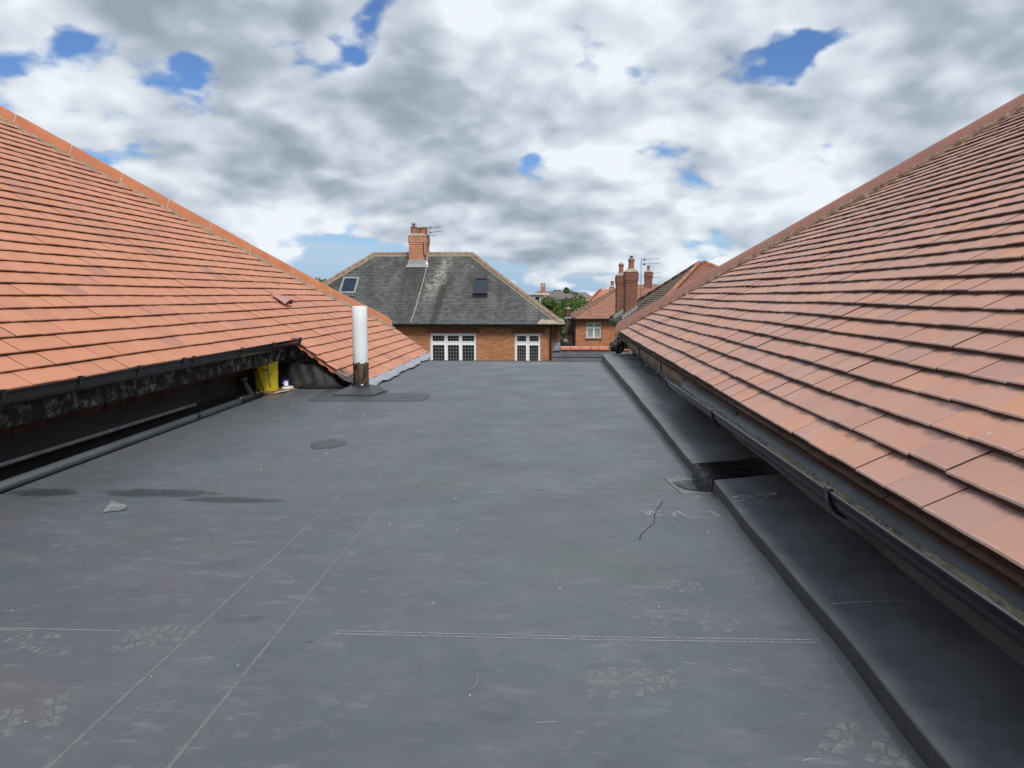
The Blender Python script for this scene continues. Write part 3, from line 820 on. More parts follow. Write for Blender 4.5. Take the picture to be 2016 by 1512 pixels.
B().sheet([[(.545+.385*i/12, 2.975-.26*j/8+ .18*i/12*(1 if j < 8 else .95)*.95, .050+.0012*math.sin(i*1.9+j)+.001*math.sin(i*.8-j*2.1)) for i in range(13)] for j in range(9)]).obj('sealant_band', 'sealant', deck, smooth=True)
B().hexa([(.540,2.955,-.002),(.576,2.73,-.002),(.59,2.74,-.002),(.56,2.96,-.002),(.544,2.955,.051),(.578,2.735,.051),(.60,2.75,.051),(.57,2.96,.051)]).obj('outlet_notch', 'sealant', deck, bevel=.004)

# ================================================================== LEFT HOUSE
pL = R(36); cL, sL_ = math.cos(pL), math.sin(pL)
LH = root('tiled_house', 'left-hand house with bright new orange clay tile slope, black gutter and peeling black fascia', 'house', (-4.5, 4, -3.0))
Lx0, Lz0 = -1.535, .028            # lowest course of the slope
hipL = [(-2.02, 8.98), (-2.51, 8.22), (-3.1, 7.50), (-4.4, 6.05), (-5.6, 4.75)]
def hipLy(x):
    for (xa,ya),(xb,yb) in zip(hipL[:-1], hipL[1:]):
        if x >= xb: t = (x-xa)/(xb-xa); return ya+(yb-ya)*t
    return hipL[-1][1]
gL = .098
def spanL(s):
    x = Lx0-s*cL
    if s < gL*5.9: return (5.72 if s > .01 else 5.74, 9.02)
    return (-1.2, min(9.02, hipLy(x)-.015))
nrows = int(5.0/gL)
tile_field(LH, (Lx0, 0, Lz0), (0,1,0), (-cL,0,sL_), range(0, nrows), gL, .163, spanL, mat_='tile_left', limit=300, wave=.002, seed=5, gap=.0006, thick=.0128, rand=.8)
def zL(x): return Lz0+(Lx0-x)*math.tan(pL)
# deck boards under tiles, far hip plane, ridge
xr = Lx0-5.0*cL
u_ = B()
u_.add([(Lx0-.01,5.78,zL(Lx0)-.045),(Lx0-.01,9.0,zL(Lx0)-.045),(-2.02,8.95,zL(-2.02)-.045),(-2.02,5.78,zL(-2.02)-.045)], [(0,1,2,3)])
u_.add([(-2.02,-1.2,zL(-2.02)-.045),(-2.02,8.9,zL(-2.02)-.045)]+[(x, y-.05, zL(x)-.045) for x, y in hipL[1:]]+[(-5.6,-1.2,zL(-5.6)-.045)], [tuple(range(7))])
u_.obj('underlay', 'under', LH)
B().add([(-2.05,8.96,zL(-2.02)-.02)]+[(x, y, zL(x)-.02) for x, y in hipL[1:]]+[(-9.0,8.9,.35)], [(0,1,2,3,4,5)]).obj('hip_end_slope', 'tile_rust', LH)
B().add([(-5.6,-1.2,zL(-5.6)),(-5.6,4.75,zL(-5.6)),(-9.2,8.9,.35),(-9.2,-1.2,.35)], [(0,1,2,3)]).obj('rear_slope', 'tile_rust', LH)
hip_run(LH, [(x, y, zL(x)+.015) for x, y in reversed(hipL)], 'hip_left', half=.088, rise=.055, L=.46, bed=.035, bedm='mortar_l', seed=2)
hip_run(LH, [(-5.6,-1.2,zL(-5.6)+.015), (-5.6,4.75,zL(-5.6)+.015)], 'hip_left', half=.088, rise=.055, L=.46, name='ridge_tile', seed=4)
B().poly_tube([(-2.02,8.96,.43),(-1.98,9.02,.46),(-1.94,9.03,.50),(-1.98,9.06,.52)], .008).obj('hip_iron', 'lead_dark', LH)
# eave fascia, brick strip, wall
ys = np.linspace(-1.5, 5.80, 60)
fr = [[(-2.075,y,.345),(-2.068+.002*math.sin(y*13),y,.30),(-2.068+.002*math.sin(y*9),y,.235),(-2.069,y,.222+.003*math.sin(y*6)+.002*math.sin(y*17)),(-2.10,y,.222)] for y in ys]
B().sheet(fr).obj('fascia_board', 'fascia_l', LH, smooth=True)
B().box((-2.33,-1.5,.215),(-2.095,5.80,.221)).obj('soffit_board', 'under', LH)
rnd = random.Random(21)
bk = B(); y = -1.5
B().box((-2.52,-1.5,-3),(-2.31,5.82,.20)).obj('wall', 'brick_dark', LH)
while y < 5.7:   # the last brick course shows as single bricks above the membrane
    o = B().box((-2.33,y+.005,.128),(-2.295+rnd.uniform(-.004,.004),y+.22,.197)).obj('brick', 'sooty', LH); y += .225
up = []
for j in range(90):
    y = -1.5+7.1*j/89; a = .010*math.sin(y*4.3)+.006*math.sin(y*11.7)
    up.append([(-2.03-.02*y*.5,y,.0035),(-2.10,y,.005),(-2.27+a*.4,y,.012+abs(a)*.3),(-2.285+a*.5,y,.06),(-2.288+a*.3,y,.10),(-2.29,y,.134+a*.4)])
B().sheet(up).obj('upstand', 'upstand', LH, smooth=True)
# wall below the lower piece of slope (faces the viewer)
def yw(x): return 5.80
vw = B(); n_ = 30; rws = []
rnd = random.Random(5)
for k in range(9):
    row = []
    for i in range(n_+1):
        x = -2.30+.72*i/n_; top = zL(x)-.062 if x > -2.05 else .345
        z = top*k/8; amp = .006 if z < .16 else .014
        row.append((x, 5.80-.02*(1-k/8)+rnd.uniform(-amp,amp)*(k not in (0,)), max(z, .0)))
    rws.append(row)
B().sheet(rws).obj('gable_wall', 'rubble', LH, smooth=True)
B().box((-2.5,5.82,-3),(-1.56,8.98,-.02)).obj('lower_wall', 'brick_dark', LH)
# membrane dressed up that wall
rws = []
for k in range(7):
    row = []
    for i in range(37):
        x = -2.27+.73*i/36; h = min(.175+.006*math.sin(i*1.1), zL(x)-.075+.01*math.sin(i)) if x > -2.05 else .172
        h = max(h, .02); t = k/6
        a = .006*math.sin(i*1.3+k)+.005*math.sin(i*.6-k*1.4)
        row.append((x, 5.62+.12*t**.6+a*(1 if 0 < k < 6 else .3), .005+h*t**1.3))
    rws.append(row)
B().sheet(rws).obj('membrane_upstand', 'upstand', LH, smooth=True)
for z0, dx in ((0,0),):
    # verge: undercloak tiles stepping down beside the exposed edge
    for k in range(6):
        s = k*gL; x = Lx0-s*cL
        B().hexa([(x-.10,5.69,zL(x-.10)-.045),(x+.02,5.69,zL(x+.02)-.045),(x+.02,5.85,zL(x+.02)-.045),(x-.10,5.85,zL(x-.10)-.045),
                  (x-.10,5.69,zL(x-.10)-.033),(x+.02,5.69,zL(x+.02)-.033),(x+.02,5.85,zL(x+.02)-.033),(x-.10,5.85,zL(x-.10)-.033)]).obj('verge_tile', 'hip_left', LH)
# dressed lead at lower edge of slope
rnd = random.Random(9); rws = []
for j in range(61):
    y = 5.78+3.28*j/60; ye = lambda k: 5.78+(3.28-.72*k)*j/60; w_ = .13+.012*math.sin(y*5)+.008*math.sin(y*13+1); c_ = .004*math.sin(y*9)+.004*math.sin(y*21)
    edge_ = .005*math.sin(y*11)+.004*math.sin(y*19)+rnd.uniform(-.004,.004)
    rws.append([(Lx0-.05,y,zL(Lx0-.05)-.03), (Lx0-.004,y,zL(Lx0)-.012+c_*.3), (Lx0+.03,ye(.25),.042+c_), (Lx0+w_*.6,ye(.6),.030-c_), (Lx0+w_+edge_*.6,ye(1),.012+abs(edge_)*.9)])
lf = B().sheet(rws).obj('lead_flashing', 'lead', LH, smooth=True)
sol = lf.modifiers.new('s', 'SOLIDIFY'); sol.thickness = .003
rws = []
for j in range(14):
    y = 5.64+.20*j/13
    rws.append([(Lx0-.16+.01*math.sin(j),y,.13+.012*math.sin(j*1.7)), (Lx0-.07,y,.065+.010*math.sin(j*2.1)), (Lx0+.0,y,.04+.006*math.sin(j*1.3)), (Lx0+.07+.012*math.sin(j*1.9),y,.012)])
B().sheet(rws).obj('old_flashing', 'lead_dark', LH, smooth=True)
# ventilating tile: hooded clay tile in the slope
vt = Vector((-2.385, 6.50, zL(-2.40)+.004)); vv = Vector((-cL,0,sL_)); vn = Vector((sL_,0,cL))
rws = []
for j in range(8):
    t = j/7; row = []
    for i in range(9):
        a = math.pi*i/8; h = .055*(1-t)**.7+.002; wdt = .088-.016*t
        p = vt+vv*(-.05+.15*t)+Vector((0,1,0))*(-math.cos(a)*wdt)+vn*(math.sin(a)*h+.004)
        row.append(tuple(p))
    rws.append(row)
vb = B().sheet(rws); k = len(vb.v)
o = vb.obj('vent_hood', 'hood', LH, smooth=True); s_m = o.modifiers.new('s', 'SOLIDIFY'); s_m.thickness = .008
B().add([tuple(vt+vv*-.04+Vector((0,1,0))*(-math.cos(math.pi*i/8)*.082)+vn*(math.sin(math.pi*i/8)*.048+.002)) for i in range(9)], [tuple(range(9))]).obj('vent_mouth', 'under', LH)

# gutter with its unions and end cap
GL = B(); gl = half_gutter(-1.953, -2.058, .363, .384, -1.5, 5.66, n=24, depth=.060)
gut = gl.obj('gutter', 'black_plastic', LH, smooth=True)
for y in (.55,1.0,1.5,2.06,2.53,2.97,3.41,3.84,3.95,4.58,5.1):
    z = .363+(y+1.5)/7.16*.021
    ring_bracket(-1.953, -2.058, z, y, wdt=.03 if y in (3.84,) else .022, t=.004).obj('gutter_bracket', 'black_plastic', LH)
ring_bracket(-1.953, -2.058, .384, 5.655, wdt=.03, t=.007).obj('gutter_end_cap', 'black_plastic', LH)
c_ = -2.005; B().prism([(c_+.056*math.cos(math.pi+math.pi*i/10), 5.665, .386+.056*math.sin(math.pi+math.pi*i/10)) for i in range(11)], (0,.005,0)).obj('gutter_end_plate', 'black_plastic', LH)
# dark lump where fascia meets gable
rnd = random.Random(3)
B().lathe((-2.055,5.74,.215), [(.0,.11),(.04,.105),(.055,.06),(.045,.02),(.0,.0)], 9).obj('mortar_lump', 'rubble', LH, smooth=True)

# ================================================================== RIGHT HOUSE
pR = R(33); cR, sR = math.cos(pR), math.sin(pR)
RH = root('tiled_house', 'right-hand house with pale weathered clay tile slope above an old mossy gutter', 'house', (4.5, 4, -3.0))
Rx0, Rz0 = .722, .300
hipR = [(.73, 8.80), (1.0, 8.58), (2.0, 7.66), (3.62, 6.22), (5.2, 4.85)]
def hipRy(x):
    for (xa,ya),(xb,yb) in zip(hipR[:-1], hipR[1:]):
        if x <= xb: t = (x-xa)/(xb-xa); return ya+(yb-ya)*t
    return hipR[-1][1]
gR = .100
def zR(x): return Rz0+(x-Rx0)*math.tan(pR)
def spanR(s):
    x = Rx0+s*cR
    if s < .01: return (-1.3, 8.74)
    return (-1.3, hipRy(x)-.02)
tile_field(RH, (Rx0, 0, Rz0), (0,1,0), (cR,0,sR), range(0, int(5.3/gR)), gR, .166, spanR, mat_='tile_right', limit=300, wave=.0035, seed=8, thick=.0138, gap=.0014)
u_ = B()
u_.add([(Rx0+.01,-1.3,zR(Rx0)-.05),(Rx0+.01,8.70,zR(Rx0)-.05)]+[(x, y-.05, zR(x)-.05) for x, y in hipR[1:]]+[(5.2,-1.3,zR(5.2)-.05)], [tuple(range(7))])
u_.obj('underlay', 'under', RH)
# under-eave course: one row of shorter tiles directly beneath the lowest course
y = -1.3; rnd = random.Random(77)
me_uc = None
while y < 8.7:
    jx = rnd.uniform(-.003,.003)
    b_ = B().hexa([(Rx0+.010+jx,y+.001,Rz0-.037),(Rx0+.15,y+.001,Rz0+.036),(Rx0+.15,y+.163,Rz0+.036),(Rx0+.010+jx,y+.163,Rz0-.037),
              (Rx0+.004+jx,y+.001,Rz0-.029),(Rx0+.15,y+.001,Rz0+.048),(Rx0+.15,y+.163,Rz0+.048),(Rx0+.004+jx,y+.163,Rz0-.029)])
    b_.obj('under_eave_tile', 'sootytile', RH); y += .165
B().add([(.73,8.78,Rz0-.02)]+[(x, y, zR(x)-.02) for x, y in hipR[1:]]+[(8.6,8.75,.30)], [(5,4,3,2,1,0)]).obj('hip_end_slope', 'tile_rust', RH)
B().add([(5.2,-1.3,zR(5.2)),(5.2,4.85,zR(5.2)),(8.8,8.75,.30),(8.8,-1.3,.30)], [(3,2,1,0)]).obj('rear_slope', 'tile_rust', RH)
hip_run(RH, [(x, y, zR(x)+.030) for x, y in hipR], 'hip_right', half=.100, rise=.060, L=.45, bed=.062, style=0, gap=.004, mortar='mortar', drop=.040, seed=12)
hip_run(RH, [(5.2,-1.3,zR(5.2)+.018), (5.2,4.85,zR(5.2)+.018)], 'hip_right', half=.108, rise=.062, L=.45, name='ridge_tile', style=1, drop=.055)
ys = np.linspace(-1.5, 8.70, 70)
B().sheet([[(.80,y,.325),(.768,y,.288),(.766+.002*math.sin(y*9),y,.22),(.769,y,.150+.003*math.sin(y*5)),(.80,y,.148)] for y in ys if y > 4.1]).obj('fascia_board', 'fascia_r', RH, smooth=True)
B().sheet([[(.80,y,.325),(.768,y,.288),(.766+.002*math.sin(y*9),y,.22),(.769,y,.150+.003*math.sin(y*5)),(.80,y,.148)] for y in ys if y < 4.25]).obj('fascia_board', 'upstand', RH, smooth=True)
B().box((.80,-1.5,.150),(.875,8.70,.156)).obj('soffit_board', 'under', RH)
B().box((.878,-1.5,-3),(1.1,8.68,.30)).obj('wall', 'brick_dark', RH)
B().box((.774,8.66,.10),(.9,8.72,.30)).obj('eave_end_block', 'fascia_r', RH)
def zg(y): return .272-.0125*max(y, -2)
gr = half_gutter(.655, .764, zg(-1.5), zg(4.50), -1.5, 4.50, n=26)
gut = gr.obj('gutter', 'gutter_in', RH, smooth=True)
mat(gut, 'black_plastic')
for p_ in gut.data.polygons:
    if p_.index % 27 < 12: p_.material_index = 1
gb = [-.95, .42, 1.80, 3.16, 4.50, 5.50, 6.90]
for y in gb:
    b_ = ring_bracket(.655, .764, zg(y)+(0 if y < 4.6 else -.004), y, wdt=.026, t=.006, depth=.05 if y > 4.6 else None)
    b_.box((.757,y-.013,zg(y)-.02),(.768,y+.013,zg(y)+.035))
    b_.poly_tube([(.762,y,zg(y)+.03),(.755,y,zg(y)+.045),(.742,y,zg(y)+.047),(.736,y,zg(y)+.040)], .005, 6)
    b_.obj('gutter_bracket', 'black_plastic', RH)
# silt and moss lying in the gutter
rnd = random.Random(4); rws = []
for j in range(150):
    y = -1.3+5.6*j/149; row = []
    for i in range(6):
        x = .660+.055*i/5+.004*math.sin(y*7+i)*(i/5); zb = zg(y)-.007-.016*(i/5)-(.03 if i == 5 else 0)
        hh = (.005+.007*math.sin(y*9)*math.sin(y*3.1)+rnd.uniform(-.004,.007))*math.sin(math.pi*i/5)+.001
        row.append((x, y, zb+max(-.002, hh)))
    rws.append(row)
ms = B().sheet(rws)
for i in range(1500):
    y = rnd.uniform(-.8,3.6); x = rnd.uniform(.664,.708); a = rnd.uniform(0,6.28); l = rnd.uniform(.003,.009)
    zb = zg(y)-.006-.016*((x-.66)/.055)+rnd.uniform(0,.004)
    ms.add([(x,y,zb),(x+l*math.cos(a),y+l*math.sin(a),zb+.002),(x+l*math.cos(a+.5),y+l*math.sin(a+.5),zb+l*.8)], [(0,1,2)])
ms = ms.obj('moss_and_silt', 'moss', RH); ms['kind'] = 'stuff'
# felt scraps hanging behind the gutter
B().add([(.762,4.2,.235),(.756,4.35,.245),(.752,4.42,.262),(.758,4.50,.270),(.766,4.52,.285),(.768,4.3,.262)], [tuple(range(6))]).obj('torn_flashing', 'lead_white', RH)

# crumpled black bundle under the far corner of the eave
rnd = random.Random(31)
bm = bmesh.new(); bmesh.ops.create_icosphere(bm, subdivisions=3, radius=1)
import mathutils.noise as mn
for v in bm.verts:
    c = v.co.copy(); n_ = mn.noise(c*2.1)*.30+mn.noise(c*5+Vector((3,1,2)))*.14
    c *= (1+n_); c.z = max(c.z, -.75); c.z *= 1.15 if c.x > -.2 else .85
    v.co = Vector((c.x*.078, c.y*.16, c.z*.088))
me = bpy.data.meshes.new('plastic_bundle'); bm.to_mesh(me); bm.free()
o = bpy.data.objects.new('plastic_bundle', me); COL.objects.link(o); mat(o, 'bag'); o.location = (.672, 8.30, .158)
tag(o, 'crumpled glossy black plastic bundle tucked under the far end of the right-hand eave', 'plastic bundle')

# ================================================================== THINGS ON THE ROOF
vp = root('vent_pipe', 'upright white soil vent pipe with tar-smeared foot on a square rubber collar', 'pipe', (-1.449,5.5,0))
cx, cy = -1.449, 5.5
pr = B().lathe((cx,cy,0), [(.0545,.208),(.055,.21),(.0555,.35),(.0555,.50),(.0555,.634),(.0545,.636),(.050,.636),(.050,.40)], 40); pr.obj('pipe', 'white_pvc', vp, smooth=True)
sk = []
rnd = random.Random(6)
for j, z in enumerate((.02,.08,.14,.19,.218)):
    sk.append([(cx+(.0565+.0012*math.sin(i*2.3+j))*math.cos(2*math.pi*i/40), cy+(.0565+.0012*math.sin(i*1.7+j))*math.sin(2*math.pi*i/40), z+(.006*math.sin(i*.9)+.006*math.sin(i*2.1) if j == 4 else 0)) for i in range(41)])
B().sheet(sk).obj('tar_sleeve', 'bitumen', vp, smooth=True)
b_ = B(); q0 = [(-1.585,5.232),(-1.29,5.226),(-1.255,5.47),(-1.575,5.66)]; q1 = [(-1.540,5.345),(-1.345,5.345),(-1.315,5.53),(-1.535,5.62)]
b_.add([(x,y,.004) for x,y in q0]+[(x,y,.014) for x,y in q0]+[(x,y,.042) for x,y in q1], [(0,1,5,4),(1,2,6,5),(2,3,7,6),(3,0,4,7),(4,5,9,8),(5,6,10,9),(6,7,11,10),(7,4,8,11),(8,9,10,11)])
b_.obj('rubber_collar', 'patch', vp, bevel=.003)
B().lathe((cx,cy,0), [(.075,.040),(.066,.048),(.058,.060),(.056,.07)], 24).obj('tar_bead', 'sealant', vp, smooth=True)

# waste pipe along the wall
wp = root('waste_pipe', 'dark waste pipe lying along the foot of the left wall, ending in a swept tee', 'pipe', (-2.1,4,0))
pp = B().tube((-1.925,-1.0,.0215), (-2.085,4.93,.0225), .0195, 18).obj('pipe', 'pipe', wp, smooth=True)
B().tube((-2.082,4.80,.025), (-2.090,5.15,.025), .0235, 18).obj('tee_body', 'black_plastic', wp, smooth=True)
for y in (4.81,4.86,5.08,5.145): B().tube((-2.085,y-.010,.027), (-2.085,y+.010,.027), .0275, 18).obj('socket_ring', 'black_plastic', wp, smooth=True)
rws = []
for j in range(7):
    t = j/6; c_ = Vector((-2.088-.045*t, 5.00-.02*t, .035+.10*t)); row = []
    for i in range(17):
        a = 2*math.pi*i/16; row.append((c_.x+.0235*math.cos(a), c_.y+.0235*math.sin(a), c_.z+(.012*math.cos(a))*(1-t)))
    rws.append(row)
B().sheet(rws).obj('tee_branch', 'black_plastic', wp, smooth=True)
B().lathe((-2.133,4.98,.125), [(.0235,.0),(.030,.0),(.030,.035),(.024,.037),(.020,.037),(.019,.0)], 18).obj('branch_socket', 'black_plastic', wp, smooth=True)
B().tube((-2.0655,4.15,.0225), (-2.0665,4.19,.0225), .0225, 16).obj('pipe_clip', 'black_plastic', wp, smooth=True)
sp = B().tube((-2.19,-1.0,.036), (-2.205,4.44,.052), .0095, 14)
single(sp, 'overflow_pipe', 'pipe2', 'thin grey overflow pipe behind the dark waste pipe, stopping short of the tee', 'pipe', (-2.2,1.7,.02), smooth=True)

# yellow tub
tb = root('paint_tub', 'tall yellow tub with tar runs and brown handwriting under the left eave', 'tub', (-2.14,5.42,.012))
tc_ = (-2.14,5.42); r0 = .083
B().lathe((tc_[0],tc_[1],.012), [(0,0),(r0-.004,0),(r0-.001,.004),(r0,.012),(r0+.001,.12),(r0+.002,.205),(r0+.005,.207),(r0+.005,.216),(r0-.002,.217),(r0-.004,.10)], 40).obj('body', 'yellow', tb, smooth=True)
def on_tub(ang, z, r=.0865): return (tc_[0]+r*math.sin(ang), tc_[1]-r*math.cos(ang), .012+z)
def tub_strip(name, pts, w_, m):
    b_ = B()
    for (a0,z0),(a1,z1) in zip(pts[:-1], pts[1:]):
        d = Vector(((a1-a0)*.085, z1-z0)).normalized(); nx = -d.y*w_/2/.085; nz = d.x*w_/2
        b_.add([on_tub(a0-nx,z0-nz), on_tub(a1-nx,z1-nz), on_tub(a1+nx,z1+nz), on_tub(a0+nx,z0+nz)], [(0,1,2,3)])
    return b_.obj(name, m, tb)
tub_strip('tar_run', [(-.55,.215),(-.52,.17),(-.42,.145),(-.30,.125),(-.18,.085),(-.10,.055),(.0,.045),(.08,.028),(.10,.014)], .0065, 'tar')
tub_strip('tar_run', [(-.62,.215),(-.60,.175),(-.56,.155)], .018, 'tar')
tub_strip('tar_run', [(.50,.215),(.55,.16),(.62,.12),(.58,.08),(.66,.05),(.72,.03)], .005, 'tar')
tub_strip('tar_run', [(-.35,.215),(-.33,.15)], .004, 'tar')
tub_strip('tar_run', [(.30,.215),(.33,.198)], .010, 'tar')
for g_ in ([(-.02,.175),(-.02,.150)], [(-.02,.175),(.10,.175)], [(-.02,.163),(.07,.163)],
           [(.13,.150),(.20,.175),(.27,.150)], [(.155,.159),(.245,.159)],
           [(.31,.175),(.36,.150),(.41,.168),(.46,.150),(.51,.175)]):
    tub_strip('letter', g_, .0045, 'brown_ink')
hd = B(); pts = [on_tub(.10,.132,.090), on_tub(.4,.128,.098), on_tub(.8,.130,.112), on_tub(1.15,.135,.118), on_tub(1.3,.142,.113)]
hd.poly_tube([Vector(p) for p in pts], .0018, 6); hd.obj('wire_handle', 'wire', tb)
# board, slab and small pot beside it
b_ = B().prism([(-2.17,5.30,.003),(-2.02,5.285,.003),(-1.965,5.58,.003),(-2.16,5.64,.003)], (0,0,.008))
single(b_, 'hardboard_offcut', 'card', 'brown hardboard offcut lying flat under the yellow tub', 'board', (-2.08,5.45,.003))
b_ = B().prism([(-2.035,5.305,.0125),(-2.012,5.31,.0125),(-1.975,5.43,.0125),(-1.992,5.43,.0125)], (0,0,.004))
single(b_, 'card_strip', 'cream', 'narrow pale strip of card on the front edge of the brown board', 'card', (-2.0,5.4,.0125))
b_ = B().prism([(-2.055,5.50,.0125),(-1.995,5.495,.0125),(-1.985,5.56,.0125),(-2.05,5.60,.0125)], (0,0,.018))
single(b_, 'polystyrene_block', 'white', 'white rectangular block supporting the little purple pot', 'block', (-2.0,5.55,.0125), bevel=.003)
pt_ = root('small_pot', 'small purple and white pot standing on the white block beside the tub', 'pot', (-2.045,5.55,.031))
B().lathe((-2.045,5.55,.031), [(0,0),(.027,0),(.028,.004),(.028,.046),(.025,.050),(0,.050)], 24).obj('body', 'purple', pt_, smooth=True)
B().sheet([[(-2.045+.0285*math.sin(a), 5.55-.0285*math.cos(a), .031+z) for z in (.006,.040)] for a in np.linspace(.05,1.15,8)]).obj('label', 'white', pt_, smooth=True)
B().sheet([[(-2.045+.0287*math.sin(a), 5.55-.0287*math.cos(a), .031+z) for z in (.022,.028)] for a in np.linspace(-.5,-.05,5)]).obj('label_mark', 'white', pt_)
# loose slate fragment, grit
fr = B().prism([(-1.498,2.344,.002),(-1.537,2.455,.002),(-1.453,2.407,.002),(-1.439,2.377,.002)], (0,0,.0035))
for i in range(4, 8): x,y,z = fr.v[i]; fr.v[i] = (x+.002, y, z+.006*(y-2.34)/.12)
single(fr, 'slate_fragment', 'fragment', 'small broken grey slate fragment lying alone on the flat roof at left', 'slate fragment', (-1.49,2.40,.004))
rnd = random.Random(15); gt = B()
for i in range(45):
    x = rnd.uniform(-1.9,.5); y = rnd.uniform(.8,5.2); s = rnd.uniform(.0008,.0022)*(.6+y*.2)
    gt.hexa([(x-s,y-s,undul(x,y)+.001),(x+s,y-s*.7,undul(x,y)+.001),(x+s*.8,y+s,undul(x,y)+.001),(x-s*.9,y+s,undul(x,y)+.001),(x-s*.6,y-s*.5,undul(x,y)+s*1.4),(x+s*.5,y-s*.5,undul(x,y)+s*1.4),(x+s*.5,y+s*.5,undul(x,y)+s*1.2),(x-s*.6,y+s*.5,undul(x,y)+s*1.5)])
o = gt.obj('grit', 'cream'); tag(o, 'tiny pale crumbs of mortar scattered on the flat roof', 'grit', kind='stuff')

# ================================================================== PARAPET beyond the roof edge
pw = root('parapet_wall', 'low grey hung parapet with orange clay coping just beyond the roof edge', 'wall', (.6,12,-1))
B().box((-.04,12.0,-3),(1.25,12.35,-.165)).obj('core', 'grey_cladding', pw)
rnd = random.Random(8)
for r_, z in enumerate((-.265,-.365,-.465,-.565)):
    x = -.045-(.10 if r_ % 2 else 0)
    while x < 1.2:
        x2 = min(x+.2, 1.25); xs = max(x, -.045)
        if x2-xs > .03: B().hexa([(xs+.002,11.975+.004*r_*0,z),(x2-.002,11.975,z),(x2-.002,11.997,z),(xs+.002,11.997,z),(xs+.002,11.990,z+.105),(x2-.002,11.990,z+.105),(x2-.002,11.998,z+.105),(xs+.002,11.998,z+.105)]).obj('hung_slate', 'grey_cladding', pw)
        x += .2
for x0, x1 in ((.075,.235),(.24,.395),(.40,.565),(.57,.675),(.68,.84),(.845,1.0),(1.005,1.165)):
    B().hexa([(x0,11.965,-.158),(x1,11.965,-.158),(x1,12.38,-.158),(x0,12.38,-.158),(x0,11.97,-.122),(x1,11.97,-.122),(x1,12.37,-.118),(x0,12.37,-.118)]).obj('coping_tile', 'coping', pw, bevel=.006)
B().hexa([(-.05,11.96,-.17),(.075,11.96,-.165),(.075,12.3,-.16),(-.05,12.3,-.17),(-.035,11.97,-.145),(.07,11.97,-.13),(.075,12.6,-.07),(.0,12.6,-.09)]).obj('membrane_cap', 'grey_cladding', pw)

# ================================================================== chimneys, aerials, windows
def chimney(parent, x0, x1, y0, y1, zb, zt, m, pots, band=(.0,.0), name='chimney', capm='cap', flash=None):
    """a stack part with its cap, pots and flashing as sub-parts"""
    b = B().box((x0,y0,zb),(x1,y1,zt))
    st = b.obj(name, m, parent); st['_w'] = parent['_w']
    if band[1] > band[0]:
        o1 = .026; B().box((x0-o1,y0-o1,band[0]),(x1+o1,y1+o1,band[1])).obj('corbel', m, st)
        B().box((x0-o1*.5,y0-o1*.5,band[0]-.07),(x1+o1*.5,y1+o1*.5,band[0]-.002)).obj('corbel', m, st)
    B().add([(x0-.03,y0-.03,zt+.001),(x1+.03,y0-.03,zt+.001),(x1+.03,y1+.03,zt+.001),(x0-.03,y1+.03,zt+.001),(x0+.08,y0+.08,zt+.10),(x1-.08,y0+.08,zt+.10),(x1-.08,y1-.08,zt+.10),(x0+.08,y1-.08,zt+.10)],
        [(0,3,2,1),(4,5,6,7),(0,1,5,4),(1,2,6,5),(2,3,7,6),(3,0,4,7)]).obj('flaunching', capm, st)
    for px, py, r, h, kind in pots:
        z = zt+.06
        prof = [(r*1.05,0),(r,.02),(r*.86,h*.25),(r*.80,h*.75),(r*.98,h*.80),(r*1.0,h*.9),(r*.9,h*.91),(r*.9,h),(r*.74,h),(r*.70,h*.3)] if kind else [(r,0),(r*.95,h*.84),(r*1.1,h*.85),(r*1.12,h),(r*.85,h),(r*.8,h*.3)]
        B().lathe((px,py,z), prof, 16).obj('chimney_pot', 'pot', st, smooth=False)
    return st
def aerial(parent_world, base, top, arms, label, r=.014):
    t = root('tv_aerial', label, 'aerial', base)
    B().tube(base, top, r, 8).obj('mast', 'aerial', t)
    for z, x0, x1, n_, dy in arms:
        b = B().tube((base[0]+x0, base[1], z), (base[0]+x1, base[1]+dy, z+(x1-x0)*.03+.02), r*.6, 6)
        b.obj('boom', 'aerial', t)
        e = B()
        for i in range(n_):
            k = (i+.5)/n_; x = base[0]+x0+(x1-x0)*k; y = base[1]+dy*k; zz = z+((x1-x0)*.03+.02)*k; l = .07+.03*(1-k)
            e.tube((x, y-l*.8, zz), (x, y+l*.8, zz), r*.3, 5)
            e.tube((x, y, zz-.03), (x, y, zz+.03), r*.35, 5)
        e.obj('director_rods', 'aerial', t)
        s = 1 if x1 > x0 else -1
        B().add([(base[0]+x0+.05*s,base[1],z-.05),(base[0]+x0+.05*s,base[1],z+.05),(base[0]+x0+.13*s,base[1],z+.01),(base[0]+x0+.05*s,base[1]+.06,z+.05)], [(0,1,2),(1,3,2)]).obj('reflector', 'aerial', t)
    return t
